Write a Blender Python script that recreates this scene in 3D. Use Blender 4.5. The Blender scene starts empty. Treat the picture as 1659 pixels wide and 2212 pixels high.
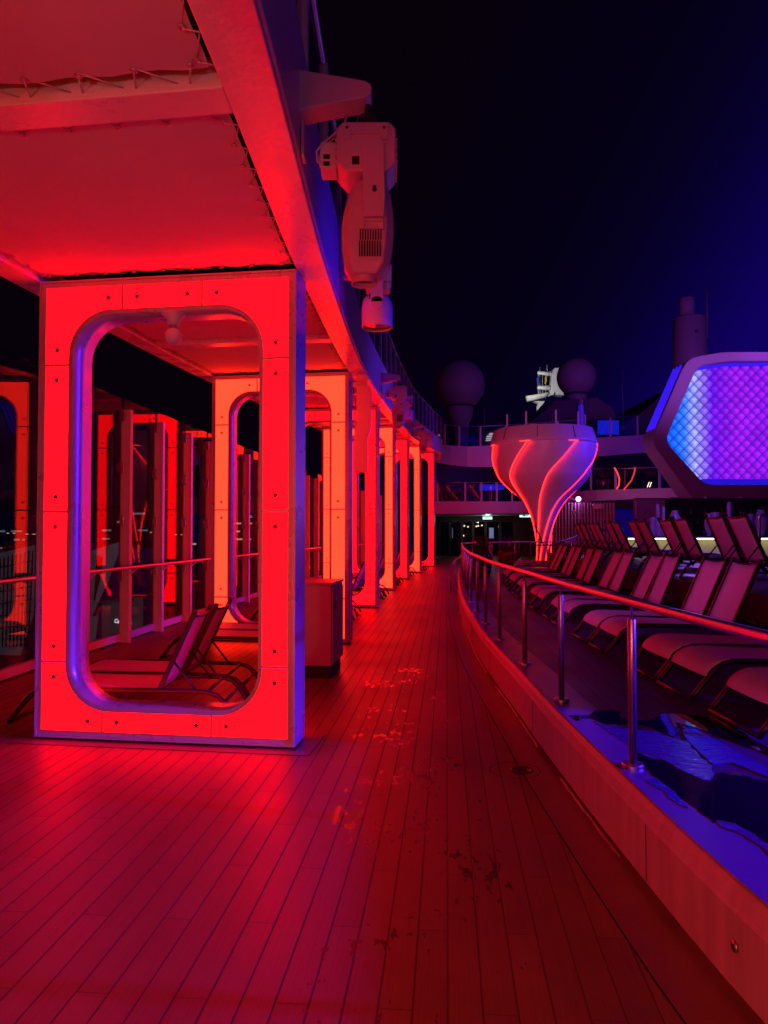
import bpy, bmesh, math, random
from mathutils import Vector, Matrix
random.seed(7)
PI = math.pi
scene = bpy.context.scene
COL = scene.collection

# ------------------------------------------------------------------ measuring helper
FPX, CX, CY, HC = 1600.0, 829.5, 1106.0, 1.5
PITCH = math.atan(44.0 / FPX)
CP, SP = math.cos(PITCH), math.sin(PITCH)
def ray(px, py):
    u = (CY - py) / FPX
    return (px - CX) / FPX, CP - u * SP, SP + u * CP
def at(px, py, Y):
    dx, f, u = ray(px, py); s = Y / f
    return Vector((dx * s, Y, HC + u * s))
def gnd(px, py, h=0.0):
    dx, f, u = ray(px, py); s = (h - HC) / u
    return Vector((dx * s, f * s, h))

# ------------------------------------------------------------------ mesh builder
class MB:
    def __init__(self):
        self.v, self.f, self.m, self.s = [], [], [], []
    def add(self, verts, faces, mat=0, smooth=False):
        b = len(self.v)
        self.v += [Vector(p) for p in verts]
        for f in faces:
            self.f.append([b + i for i in f]); self.m.append(mat); self.s.append(smooth)
        return self
    def box(self, x0, x1, y0, y1, z0, z1, mat=0):
        v = [(x0,y0,z0),(x1,y0,z0),(x1,y1,z0),(x0,y1,z0),(x0,y0,z1),(x1,y0,z1),(x1,y1,z1),(x0,y1,z1)]
        return self.add(v, [(0,3,2,1),(4,5,6,7),(0,1,5,4),(1,2,6,5),(2,3,7,6),(3,0,4,7)], mat)
    def hexa(self, a, b, mat=0):
        """a, b: two quads (4 points each), same winding -> solid"""
        n = len(a)
        v = list(a) + list(b)
        f = [tuple(reversed(range(n))), tuple(range(n, 2*n))]
        f += [(i, (i+1) % n, n + (i+1) % n, n + i) for i in range(n)]
        return self.add(v, f, mat)
    def obox(self, c, ux, uy, uz, hx, hy, hz, mat=0):
        c, ux, uy, uz = Vector(c), Vector(ux), Vector(uy), Vector(uz)
        v = [c + ux*hx*i + uy*hy*j + uz*hz*k for k in (-1,1) for (i,j) in ((-1,-1),(1,-1),(1,1),(-1,1))]
        return self.add(v, [(0,3,2,1),(4,5,6,7),(0,1,5,4),(1,2,6,5),(2,3,7,6),(3,0,4,7)], mat)
    def bar(self, p, q, w, h, mat=0, up=(0,0,1)):
        p, q = Vector(p), Vector(q); d = (q-p); L = d.length; d.normalize()
        s = d.cross(Vector(up))
        if s.length < 1e-4: s = d.cross(Vector((1,0,0)))
        s.normalize(); t = s.cross(d)
        return self.obox((p+q)/2, d, s, t, L/2, w/2, h/2, mat)
    def tube(self, pts, r, n=10, mat=0, caps=True, smooth=True, closed=False, sx=1.0):
        pts = [Vector(p) for p in pts]; N = len(pts)
        rr = r if isinstance(r, (list, tuple)) else [r]*N
        verts, faces = [], []
        prev = None
        for i, p in enumerate(pts):
            if closed: d = pts[(i+1) % N] - pts[i-1]
            else: d = pts[min(i+1, N-1)] - pts[max(i-1, 0)]
            d.normalize()
            if prev is None:
                a = Vector((0,0,1)) if abs(d.z) < .9 else Vector((1,0,0))
                s = d.cross(a).normalized()
            else:
                s = (prev - d * prev.dot(d))
                if s.length < 1e-5: s = d.orthogonal()
                s.normalize()
            prev = s; t = d.cross(s)
            for k in range(n):
                an = 2*PI*k/n
                verts.append(p + s*math.cos(an)*rr[i]*sx + t*math.sin(an)*rr[i])
        M = N if closed else N-1
        for i in range(M):
            for k in range(n):
                a = i*n+k; b = i*n+(k+1) % n; j = (i+1) % N
                faces.append((a, b, j*n+(k+1) % n, j*n+k))
        self.add(verts, faces, mat, smooth)
        if caps and not closed:
            b = len(self.v) - len(verts)
            self.f.append([b+k for k in reversed(range(n))]); self.m.append(mat); self.s.append(False)
            self.f.append([b+(N-1)*n+k for k in range(n)]); self.m.append(mat); self.s.append(False)
        return self
    def lathe(self, prof, c=(0,0,0), n=24, mat=0, smooth=True, axis='z', cap=True, sy=1.0):
        c = Vector(c); verts, faces = [], []
        for (r, z) in prof:
            for k in range(n):
                a = 2*PI*k/n
                if axis == 'z': verts.append(c + Vector((r*math.cos(a), r*math.sin(a)*sy, z)))
                elif axis == 'y': verts.append(c + Vector((r*math.cos(a), z, r*math.sin(a))))
                else: verts.append(c + Vector((z, r*math.cos(a), r*math.sin(a))))
        for i in range(len(prof)-1):
            for k in range(n):
                faces.append((i*n+k, i*n+(k+1) % n, (i+1)*n+(k+1) % n, (i+1)*n+k))
        b = len(self.v)
        self.add(verts, faces, mat, smooth)
        if cap:
            if prof[0][0] > 1e-4: self.f.append([b+k for k in reversed(range(n))]); self.m.append(mat); self.s.append(False)
            if prof[-1][0] > 1e-4: self.f.append([b+(len(prof)-1)*n+k for k in range(n)]); self.m.append(mat); self.s.append(False)
        return self
    def sphere(self, c, r, n=24, m=14, mat=0, sz=1.0):
        return self.lathe([(max(r*math.sin(PI*i/m), 1e-5), -r*sz*math.cos(PI*i/m)) for i in range(m+1)], c, n, mat)
    def prism(self, poly, y0, y1, mat=0, axis='y'):
        """poly of (x,z) extruded along y (axis y), or (x,y) along z"""
        n = len(poly)
        if axis == 'y': v = [(x, y0, z) for x, z in poly] + [(x, y1, z) for x, z in poly]
        elif axis == 'x': v = [(y0, x, z) for x, z in poly] + [(y1, x, z) for x, z in poly]
        else: v = [(x, y, y0) for x, y in poly] + [(x, y, y1) for x, y in poly]
        f = [tuple(range(n)), tuple(reversed(range(n, 2*n)))]
        f += [(i, n+i, n+(i+1) % n, (i+1) % n) for i in range(n)]
        return self.add(v, f, mat)
    def strip(self, A, B, mat=0, smooth=True):
        n = len(A)
        return self.add(list(A)+list(B), [(i, i+1, n+i+1, n+i) for i in range(n-1)], mat, smooth)
    def sweep(self, secs, mat=0, smooth=False, closed_sec=True):
        """secs: list of cross sections (lists of points)"""
        n = len(secs[0]); v = [p for s in secs for p in s]; f = []
        for i in range(len(secs)-1):
            for k in range(n if closed_sec else n-1):
                f.append((i*n+k, i*n+(k+1) % n, (i+1)*n+(k+1) % n, (i+1)*n+k))
        if closed_sec:
            f.append(tuple(range(n))); f.append(tuple(reversed(range((len(secs)-1)*n, len(secs)*n))))
        return self.add(v, f, mat, smooth)
    def build(self, name, mats, parent=None, world=False, bevel=0.0, segs=2):
        if not isinstance(mats, (list, tuple)): mats = [mats]
        me = bpy.data.meshes.new(name)
        off = Vector((0,0,0))
        if world and parent is not None:
            q = parent
            while q is not None:
                off += q.location; q = q.parent
        me.from_pydata([tuple(p - off) for p in self.v], [], self.f)
        for i, p in enumerate(me.polygons):
            p.material_index = self.m[i]; p.use_smooth = self.s[i]
        for m in mats: me.materials.append(m)
        bm = bmesh.new(); bm.from_mesh(me)
        bmesh.ops.recalc_face_normals(bm, faces=bm.faces)
        bm.to_mesh(me); bm.free(); me.update()
        o = bpy.data.objects.new(name, me); COL.objects.link(o)
        if parent is not None: o.parent = parent
        if bevel > 0:
            b = o.modifiers.new('edge', 'BEVEL'); b.width = bevel; b.segments = segs
            b.limit_method = 'ANGLE'; b.angle_limit = math.radians(40)
            b.harden_normals = False
        return o

def tag(o, label, cat, group=None):
    o['label'] = label; o['category'] = cat
    if group: o['group'] = group
    return o
def thing(name, label, cat, loc=(0,0,0), rz=0.0, group=None):
    o = bpy.data.objects.new(name, None); COL.objects.link(o)
    o.location = loc; o.rotation_euler = (0, 0, rz); o.empty_display_size = .2
    return tag(o, label, cat, group)
def struct(o, kind='structure'):
    o['kind'] = kind; return o
def children_of(o):
    return [c for c in bpy.data.objects if c.parent == o]
def copy_tree(o, label=None, parent=None):
    c = o.copy(); COL.objects.link(c)
    if parent is not None: c.parent = parent
    if label: c['label'] = label
    for ch in KIDS(o): copy_tree(ch, None, c)
    return c
def KIDS(o): return list(o.children)
ORD = ['first','second','third','fourth','fifth','sixth','seventh','eighth','ninth','tenth','eleventh','twelfth','thirteenth','fourteenth','fifteenth','sixteenth']

# ------------------------------------------------------------------ materials
def mat(name):
    m = bpy.data.materials.new(name); m.use_nodes = True
    nt = m.node_tree; nt.nodes.clear()
    out = nt.nodes.new('ShaderNodeOutputMaterial')
    return m, nt, out
def N(nt, t, **kw):
    n = nt.nodes.new(t)
    for k, v in kw.items():
        if k in n.inputs: n.inputs[k].default_value = v
        else: setattr(n, k, v)
    return n
def pbr(name, col, rough=.5, metal=0.0, noise=0.0, nscale=6.0, bump=0.0, bscale=60.0, spec=.5, rvar=0.0, stretch=None, coat=0.0):
    m, nt, out = mat(name)
    b = N(nt, 'ShaderNodeBsdfPrincipled')
    b.inputs['Base Color'].default_value = (*col, 1); b.inputs['Roughness'].default_value = rough
    b.inputs['Metallic'].default_value = metal; b.inputs['Specular IOR Level'].default_value = spec
    b.inputs['Coat Weight'].default_value = coat
    L = nt.links.new
    L(b.outputs[0], out.inputs[0])
    tc = N(nt, 'ShaderNodeTexCoord'); src = tc.outputs['Object']
    if stretch:
        mp = N(nt, 'ShaderNodeMapping'); mp.inputs['Scale'].default_value = stretch
        L(src, mp.inputs['Vector']); src = mp.outputs[0]
    if noise > 0 or rvar > 0:
        nz = N(nt, 'ShaderNodeTexNoise', Scale=nscale, Detail=6.0, Roughness=.6); L(src, nz.inputs['Vector'])
        if noise > 0:
            mr = N(nt, 'ShaderNodeMapRange'); mr.inputs['From Min'].default_value = .25; mr.inputs['From Max'].default_value = .75
            mr.inputs['To Min'].default_value = 1-noise; mr.inputs['To Max'].default_value = 1+noise
            L(nz.outputs['Fac'], mr.inputs['Value'])
            mx = N(nt, 'ShaderNodeMix', data_type='RGBA', blend_type='MULTIPLY'); mx.inputs['Factor'].default_value = 1
            mx.inputs['A'].default_value = (*col, 1)
            cb = N(nt, 'ShaderNodeCombineColor')
            for k in range(3): L(mr.outputs[0], cb.inputs[k])
            mx2 = nt.nodes.new('ShaderNodeMixRGB'); mx2.blend_type = 'MULTIPLY'; mx2.inputs[0].default_value = 1
            mx2.inputs[1].default_value = (*col, 1); L(cb.outputs[0], mx2.inputs[2])
            nt.nodes.remove(mx)
            L(mx2.outputs[0], b.inputs['Base Color'])
        if rvar > 0:
            m2 = N(nt, 'ShaderNodeMapRange'); m2.inputs['From Min'].default_value = .3; m2.inputs['From Max'].default_value = .7
            m2.inputs['To Min'].default_value = max(rough-rvar, .02); m2.inputs['To Max'].default_value = min(rough+rvar, 1)
            L(nz.outputs['Fac'], m2.inputs['Value']); L(m2.outputs[0], b.inputs['Roughness'])
    if bump > 0:
        n2 = N(nt, 'ShaderNodeTexNoise', Scale=bscale, Detail=4.0); L(src, n2.inputs['Vector'])
        bp = N(nt, 'ShaderNodeBump', Strength=bump, Distance=.01); L(n2.outputs['Fac'], bp.inputs['Height'])
        L(bp.outputs[0], b.inputs['Normal'])
    return m
def emit(name, col, strength=1.0, var=0.0, vscale=3.0):
    m, nt, out = mat(name)
    e = N(nt, 'ShaderNodeEmission'); e.inputs[0].default_value = (*col, 1); e.inputs[1].default_value = strength
    nt.links.new(e.outputs[0], out.inputs[0])
    if var > 0:
        tc = N(nt, 'ShaderNodeTexCoord'); nz = N(nt, 'ShaderNodeTexNoise', Scale=vscale, Detail=5.0)
        nt.links.new(tc.outputs['Object'], nz.inputs['Vector'])
        mr = N(nt, 'ShaderNodeMapRange'); mr.inputs['From Min'].default_value = .3; mr.inputs['From Max'].default_value = .7
        mr.inputs['To Min'].default_value = strength*(1-var); mr.inputs['To Max'].default_value = strength*(1+var)
        nt.links.new(nz.outputs['Fac'], mr.inputs['Value']); nt.links.new(mr.outputs[0], e.inputs[1])
    return m
def glass(name, tint=(.9,.9,.95), ior=1.5, refl=1.0):
    m, nt, out = mat(name); L = nt.links.new
    t = N(nt, 'ShaderNodeBsdfTransparent'); t.inputs[0].default_value = (*tint, 1)
    g = N(nt, 'ShaderNodeBsdfGlossy'); g.inputs['Roughness'].default_value = .015
    fr = N(nt, 'ShaderNodeFresnel'); fr.inputs['IOR'].default_value = ior
    geo = N(nt, 'ShaderNodeNewGeometry')
    # the same reflection from both faces of the sheet
    mi = N(nt, 'ShaderNodeMath', operation='SUBTRACT'); mi.inputs[0].default_value = 1
    inv = N(nt, 'ShaderNodeMix'); L(geo.outputs['Backfacing'], inv.inputs['Factor'])
    inv.inputs['A'].default_value = ior; inv.inputs['B'].default_value = 1/ior
    L(inv.outputs[0], fr.inputs['IOR'])
    nt.nodes.remove(mi)
    mu = N(nt, 'ShaderNodeMath', operation='MULTIPLY'); L(fr.outputs[0], mu.inputs[0]); mu.inputs[1].default_value = refl
    mx = N(nt, 'ShaderNodeMixShader'); L(mu.outputs[0], mx.inputs[0]); L(t.outputs[0], mx.inputs[1]); L(g.outputs[0], mx.inputs[2])
    L(mx.outputs[0], out.inputs[0])
    return m

M = {}
M['white'] = pbr('white_paint', (.78,.77,.76), .32, noise=.04, nscale=3, bump=.10, bscale=90, rvar=.06)
M['whiteb'] = pbr('white_paint_orange_peel', (.76,.75,.74), .28, noise=.05, nscale=2.5, bump=.35, bscale=45, rvar=.08)
M['shell'] = pbr('frame_shell_metal', (.62,.61,.60), .30, metal=.35, noise=.05, nscale=4, bump=.06, bscale=60, rvar=.06)
M['fixture'] = pbr('fixture_plastic', (.66,.62,.62), .42, noise=.05, nscale=9, bump=.05, bscale=200)
M['fabric'] = pbr('canopy_fabric', (.66,.63,.62), .75, noise=.07, nscale=1.3, bump=.25, bscale=5, spec=.2)
M['dark'] = pbr('charcoal_metal', (.022,.020,.024), .38, noise=.15, nscale=8, spec=.5)
M['black'] = pbr('black_rubber', (.008,.008,.008), .7)
M['sling'] = pbr('grey_sling_mesh', (.68,.57,.64), .55, noise=.08, nscale=5, bump=.25, bscale=260, spec=.4)
M['steel'] = pbr('brushed_steel', (.56,.52,.53), .33, metal=1.0, noise=.06, nscale=10, rvar=.06, stretch=(8,8,1))
M['post'] = pbr('windscreen_post_paint', (.84,.80,.82), .35, noise=.04, nscale=4)
M['cabinet'] = pbr('cabinet_laminate', (.34,.28,.33), .38, noise=.05, nscale=5, bump=.05, bscale=120)
M['glass'] = glass('pane_glass', (.90,.90,.92), refl=.5)
M['glass_dark'] = glass('tinted_pane_glass', (.62,.60,.66))
M['railglass'] = glass('rail_glass', (.80,.78,.84))
M['darkwall'] = pbr('dark_wall', (.035,.025,.03), .5, noise=.2, nscale=3)
M['fascia'] = pbr('deck_fascia_paint', (.76,.72,.76), .38, noise=.06, nscale=1.2, bump=.05, bscale=20)
M['radome'] = pbr('radome_shell', (.45,.42,.45), .55, noise=.05, nscale=2)
M['ceil'] = pbr('slatted_soffit', (.10,.07,.06), .3, noise=.3, nscale=2, stretch=(14,1,1))
M['pot'] = pbr('planter_glaze', (.05,.035,.04), .25, noise=.2, nscale=6)
M['leaf'] = pbr('strap_leaf', (.07,.075,.05), .45, noise=.3, nscale=14)
M['lens'] = pbr('lens_glass', (.02,.02,.02), .05, spec=1.0, coat=1.0)
M['hull_white'] = pbr('lit_mast_paint', (.8,.8,.78), .45, noise=.1, nscale=3)
M['concrete'] = pbr('terminal_wall', (.33,.33,.36), .6, noise=.2, nscale=.4)
M['slat'] = pbr('slat_wall_paint', (.42,.28,.34), .5, noise=.1, nscale=5)

def panel_mat(name, col, s):
    return emit(name, col, s, var=.06, vscale=1.2)
RED_S, ORA_S = 1.0, 1.0
M['red'] = panel_mat('red_light_panel', (7.4,.006,.018), RED_S)
M['orange'] = panel_mat('orange_light_panel', (6.6,.084,.034), ORA_S)
M['rivet'] = pbr('panel_rivet', (.05,.03,.03), .35, metal=.6)
M['redled'] = emit('red_led_strip', (9.0,.10,.07), 1.0)
M['bluetube'] = emit('blue_led_and_post_glow', (.035,.008,.75), 1.0)

def deck_material(name, c1, c2, seam, ang, plank=.110, length=1.42, rough=.44, wet=None, seamw=.0062, gloss=.5):
    m, nt, out = mat(name); L = nt.links.new
    b = N(nt, 'ShaderNodeBsdfPrincipled'); L(b.outputs[0], out.inputs[0])
    tc = N(nt, 'ShaderNodeTexCoord')
    mp = N(nt, 'ShaderNodeMapping', vector_type='TEXTURE'); mp.inputs['Rotation'].default_value = (0,0,ang)
    L(tc.outputs['Object'], mp.inputs['Vector'])
    def mth(op, a, b_=None):
        n = N(nt, 'ShaderNodeMath', operation=op)
        for k, x in enumerate((a, b_)):
            if x is None: continue
            if isinstance(x, (int, float)): n.inputs[k].default_value = x
            else: L(x, n.inputs[k])
        return n.outputs[0]
    # planks: seams between rows, butt joints stepped by a third of a length from row to row
    psx = N(nt, 'ShaderNodeSeparateXYZ'); L(mp.outputs[0], psx.inputs[0])
    rowv = mth('DIVIDE', psx.outputs[1], plank); row = mth('FLOOR', rowv)
    fr_ = mth('FRACT', rowv); eds = mth('MULTIPLY', mth('MINIMUM', fr_, mth('SUBTRACT', 1, fr_)), plank)
    uu = mth('ADD', mth('DIVIDE', psx.outputs[0], length), mth('MULTIPLY', row, 1/3.0))
    fu_ = mth('FRACT', uu); edj = mth('MULTIPLY', mth('MINIMUM', fu_, mth('SUBTRACT', 1, fu_)), length)
    def line(src, w_):
        n = N(nt, 'ShaderNodeMapRange', interpolation_type='SMOOTHSTEP'); n.inputs['From Min'].default_value = w_*.35; n.inputs['From Max'].default_value = w_*.75
        n.inputs['To Min'].default_value = 1; n.inputs['To Max'].default_value = 0; L(src, n.inputs['Value']); return n.outputs[0]
    seamf = mth('MAXIMUM', line(eds, seamw), mth('MULTIPLY', line(edj, seamw*.7), .7))
    idv = N(nt, 'ShaderNodeCombineXYZ'); L(row, idv.inputs[0]); L(mth('FLOOR', uu), idv.inputs[1])
    wn = N(nt, 'ShaderNodeTexWhiteNoise', noise_dimensions='2D'); L(idv.outputs[0], wn.inputs['Vector'])
    # long grain
    g = N(nt, 'ShaderNodeMapping'); g.inputs['Scale'].default_value = (1.6, 130, 1); L(mp.outputs[0], g.inputs['Vector'])
    gn = N(nt, 'ShaderNodeTexNoise', Scale=1.0, Detail=5.0, Roughness=.6); L(g.outputs[0], gn.inputs['Vector'])
    big = N(nt, 'ShaderNodeTexNoise', Scale=1.1, Detail=6.0, Roughness=.65); L(tc.outputs['Object'], big.inputs['Vector'])
    def mr(src, a, b_, c, d):
        n = N(nt, 'ShaderNodeMapRange'); n.inputs['From Min'].default_value = a; n.inputs['From Max'].default_value = b_
        n.inputs['To Min'].default_value = c; n.inputs['To Max'].default_value = d; L(src, n.inputs['Value']); return n.outputs[0]
    tone = mth('MULTIPLY', mr(wn.outputs['Value'], 0, 1, .86, 1.12), mr(gn.outputs['Fac'], .3, .7, .80, 1.18))
    tone = mth('MULTIPLY', tone, mr(big.outputs['Fac'], .3, .7, .80, 1.16))
    cm = nt.nodes.new('ShaderNodeMixRGB'); cm.inputs[1].default_value = (*c1, 1); cm.inputs[2].default_value = (*c2, 1)
    L(big.outputs['Fac'], cm.inputs[0])
    vm = N(nt, 'ShaderNodeVectorMath', operation='SCALE'); L(cm.outputs[0], vm.inputs[0]); L(tone, vm.inputs['Scale'])
    sm = nt.nodes.new('ShaderNodeMixRGB'); L(mth('MULTIPLY', seamf, .8), sm.inputs[0]); L(vm.outputs[0], sm.inputs[1]); sm.inputs[2].default_value = (*seam, 1)
    col = sm.outputs[0]
    rg = mth('ADD', mr(big.outputs['Fac'], .3, .7, -.07, .09), mr(gn.outputs['Fac'], .3, .7, rough-.05, rough+.06))
    rg = mth('ADD', rg, mth('MULTIPLY', seamf, .5))
    if wet:
        # footprints and splashes: small thresholded blots inside a band along the walking line
        x0, x1, y0, y1, thr = wet
        wv = N(nt, 'ShaderNodeMapping'); wv.inputs['Scale'].default_value = (21, 9, 1); L(tc.outputs['Object'], wv.inputs['Vector'])
        w2 = N(nt, 'ShaderNodeTexNoise', Scale=1.0, Detail=4.0, Roughness=.6); L(wv.outputs[0], w2.inputs['Vector'])
        w3 = N(nt, 'ShaderNodeTexNoise', Scale=1.7, Detail=1.0); L(tc.outputs['Object'], w3.inputs['Vector'])
        sx = N(nt, 'ShaderNodeSeparateXYZ'); L(tc.outputs['Object'], sx.inputs[0])
        cx_, hw = (x0+x1)/2, (x1-x0)/2
        band = mr(mth('ABSOLUTE', mth('SUBTRACT', sx.outputs[0], cx_), 0), hw*.4, hw, 1, 0)
        lim = mth('MULTIPLY', mr(sx.outputs[1], y1-2, y1, 1, 0), band)
        blot = mth('ADD', mth('MULTIPLY', w2.outputs['Fac'], .75), mth('MULTIPLY', w3.outputs['Fac'], .45))
        mask = mth('MULTIPLY', mr(blot, thr, thr+.035, 0, 1), mr(lim, .25, .4, 0, 1))
        wm = nt.nodes.new('ShaderNodeMixRGB'); L(mth('MULTIPLY', mask, .8), wm.inputs[0]); L(col, wm.inputs[1]); wm.inputs[2].default_value = (c1[0]*.35, c1[1]*.38, c1[2]*.4, 1)
        col = wm.outputs[0]
        rg = mth('ADD', mth('MULTIPLY', rg, mth('SUBTRACT', 1, mask)), mth('MULTIPLY', mask, .22))
    L(col, b.inputs['Base Color']); L(rg, b.inputs['Roughness'])
    b.inputs['Specular IOR Level'].default_value = gloss
    h = mth('SUBTRACT', mth('MULTIPLY', gn.outputs['Fac'], .16), seamf)
    bp = N(nt, 'ShaderNodeBump', Strength=.3, Distance=.004); L(h, bp.inputs['Height']); L(bp.outputs[0], b.inputs['Normal'])
    return m
PLANK_ANG = PI/2 - math.atan((965-829.5)/1600)
M['deck'] = deck_material('teak_deck', (.25,.125,.026), (.30,.155,.034), (.07,.028,.010), PLANK_ANG, wet=(-.38,.66,-1,9,.685))
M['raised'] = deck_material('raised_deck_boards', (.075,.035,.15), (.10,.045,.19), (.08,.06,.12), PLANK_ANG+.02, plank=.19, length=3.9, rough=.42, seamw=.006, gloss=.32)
M['kerb'] = pbr('kerb_timber', (.52,.32,.30), .42, noise=.24, nscale=2.0, bump=.12, bscale=20, stretch=(6,6,.6), rvar=.06)
M['tread'] = pbr('tier_riser', (.07,.05,.06), .5, noise=.15, nscale=3)

# ------------------------------------------------------------------ smooth paths
def spline(pts):
    """natural-looking 1D interpolation x(y) through (y, x) points (cubic Hermite)"""
    pts = sorted(pts)
    ys = [p[0] for p in pts]; xs = [p[1] for p in pts]; n = len(pts)
    ms = []
    for i in range(n):
        a, b = max(i-1, 0), min(i+1, n-1)
        ms.append((xs[b]-xs[a])/(ys[b]-ys[a]))
    def f(y):
        if y <= ys[0]: return xs[0] + ms[0]*(y-ys[0])
        if y >= ys[-1]: return xs[-1] + ms[-1]*(y-ys[-1])
        i = 0
        while y > ys[i+1]: i += 1
        h = ys[i+1]-ys[i]; t = (y-ys[i])/h
        return ((2*t**3-3*t**2+1)*xs[i] + (t**3-2*t**2+t)*h*ms[i] + (-2*t**3+3*t**2)*xs[i+1] + (t**3-t**2)*h*ms[i+1])
    return f
def frange(a, b, n): return [a+(b-a)*i/(n-1) for i in range(n)]
def tang(f, y, e=.05):
    d = Vector((f(y+e)-f(y-e), 2*e)); d.normalize(); return d

XW = spline([(-8,-4.5),(0,-4.15),(4,-3.96),(8,-3.78),(10.3,-3.55),(13.8,-3.22),(20,-2.55),(26,-1.65),(33,-.3)])
# ------------------------------------------------------------------ camera, sky, lamps
cam = bpy.data.cameras.new('camera'); cam_o = bpy.data.objects.new('camera', cam); COL.objects.link(cam_o)
cam_o.location = (0, 0, HC); cam_o.rotation_euler = (PI/2 + PITCH, 0, 0)
cam.sensor_width = 36; cam.sensor_height = 36; cam.sensor_fit = 'VERTICAL'; cam.lens = 36*FPX/2212
cam.clip_start = .05; cam.clip_end = 6000
scene.camera = cam_o
scene.view_settings.view_transform = 'Standard'; scene.view_settings.look = 'None'
scene.view_settings.exposure = .28; scene.view_settings.gamma = 1
try:
    scene.cycles.use_denoising = True; scene.cycles.denoiser = 'OPENIMAGEDENOISE'
    scene.cycles.sample_clamp_indirect = 4; scene.cycles.use_light_tree = True
    scene.cycles.max_bounces = 8; scene.cycles.transparent_max_bounces = 24
    scene.cycles.caustics_reflective = False; scene.cycles.caustics_refractive = False
except Exception: pass

w = bpy.data.worlds.new('World'); scene.world = w; w.use_nodes = True
nt = w.node_tree; nt.nodes.clear()
wo = nt.nodes.new('ShaderNodeOutputWorld'); bg = nt.nodes.new('ShaderNodeBackground'); nt.links.new(bg.outputs[0], wo.inputs[0])
tc = nt.nodes.new('ShaderNodeTexCoord'); sx = nt.nodes.new('ShaderNodeSeparateXYZ'); nt.links.new(tc.outputs['Generated'], sx.inputs[0])
# night sky: near black over the sea, navy glow over the lit pool side of the ship (world direction)
ad = nt.nodes.new('ShaderNodeMath'); ad.operation = 'MULTIPLY_ADD'; nt.links.new(sx.outputs[2], ad.inputs[0]); ad.inputs[1].default_value = -.50; nt.links.new(sx.outputs[0], ad.inputs[2])
cr = nt.nodes.new('ShaderNodeValToRGB'); ad2 = nt.nodes.new('ShaderNodeMath'); ad2.operation = 'ADD'; ad2.inputs[1].default_value = .25; nt.links.new(ad.outputs[0], ad2.inputs[0]); nt.links.new(ad2.outputs[0], cr.inputs[0])
e = cr.color_ramp.elements
e[0].position = 0.0; e[0].color = (.0020, .0004, .0026, 1)
e[1].position = .88; e[1].color = (.0015, .0002, .015, 1)
for p_, c_ in ((.10, (.0018,.0003,.0036,1)), (.29, (.0015,.0003,.0072,1)), (.37, (.0016,.0002,.0125,1)), (.43, (.0020,.0002,.026,1)), (.50, (.0030,.0002,.060,1)), (.57, (.0050,.0002,.112,1)), (.70, (.0050,.0002,.10,1))):
    k = e.new(p_); k.color = c_
nt.links.new(cr.outputs[0], bg.inputs[0]); bg.inputs[1].default_value = .85

def lamp(name, kind, loc, target, col, power, size=1.0, spot=None, blend=.6):
    d = bpy.data.lights.new(name, kind); d.energy = power; d.color = col
    if kind == 'AREA': d.size = size
    else: d.shadow_soft_size = size
    if kind == 'SPOT': d.spot_size = spot; d.spot_blend = blend
    o = bpy.data.objects.new(name, d); COL.objects.link(o); o.location = loc
    o.rotation_euler = (Vector(target)-Vector(loc)).to_track_quat('-Z', 'Y').to_euler()
    return o
# blue wash floodlights of the pool deck, on the far side of the ship
lamp('blue_floodlight', 'SPOT', (12, 1.2, 3.5), (2.2, 3.25, .36), (.07,.010,1), 12500, .30, math.radians(20.5), .7)
lamp('blue_floodlight', 'SPOT', (15, 7, 3.5), (-1.6, 5.5, 2.55), (.03,.004,1), 4200, .30, math.radians(12.5), .8)
lamp('blue_floodlight', 'SPOT', (16, 14, 5.2), (.8, 14.5, 2.4), (.10,.015,1), 3000, .35, math.radians(38), .8)
lamp('blue_floodlight', 'SPOT', (16, 24.0, 6.0), (6.6, 27, 4.4), (.08,.012,1), 2600, .3, math.radians(36), .8)
lamp('added_wash', 'SPOT', (1.2, 12.5, 5.6), (5.8, 27, 3.9), (1,.16,.44), 700, .25, math.radians(24), .7)  # pink spot added to brighten the tower from the left
lamp('added_wash', 'SPOT', (-.05, 7.2, 3.55), (4.2, 9.2, .9), (.62,.10,1), 80, .15, math.radians(66), .8)  # violet fill added for the loungers, no fixture modelled
# unseen fill points added behind the camera to lift and soften the near reds
lamp('near_fill_light', 'POINT', (.45, -3.0, 1.2), (0,0,0), (1,.20,.32), 70, .12)
lamp('near_fill_light', 'POINT', (-1.6, -3.2, .8), (0,0,0), (1,.62,.55), 60, .12)

# ------------------------------------------------------------------ reference paths
FR = [(gnd(637,1620), 8.0, 582), (gnd(753,1392), 9.0, 803), (gnd(815.5,1314), 10.0, 880), (gnd(852,1276), 11.0, 920),
      (gnd(882,1252), 12.0, 948), (gnd(909,1238), 13.0, 962.5), (gnd(938,1225), 14.0, 977)]
FW, FT = 1.94, .26
XR = spline([(-7,-.80), (0,-.64), (2.4,-.61)] + [(p.y, p.x) for p, a, t in FR] + [(36, 3.05)])
TH = spline([(-7, 7.5), (0, 7.6)] + [(p.y, a) for p, a, t in FR] + [(36, 15)])
HT = []
for p, a, t in FR:
    HT.append((p.y, at(600, t, p.y).z))
HTOP = [h for y, h in HT]
HC_ = spline([(-7, HT[0][1]-.085*9), (0.3, HT[0][1]-.33)] + HT)
def rt(y): return Vector((XR(y), y, 0))
def across(y):
    a = math.radians(TH(y)); return Vector((-math.cos(a), math.sin(a), 0))   # right edge -> left edge
KP = [(1627,2212),(1491,2049),(1323,1833.6),(1227,1705.6),(1175,1633.6),(1107.5,1533.6),(1071,1483),(1035,1427),(1015,1382),(1001,1350),(993,1320),(989.6,1292),(988.7,1268),(990,1254)]
kp = [gnd(*q) for q in KP]
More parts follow.
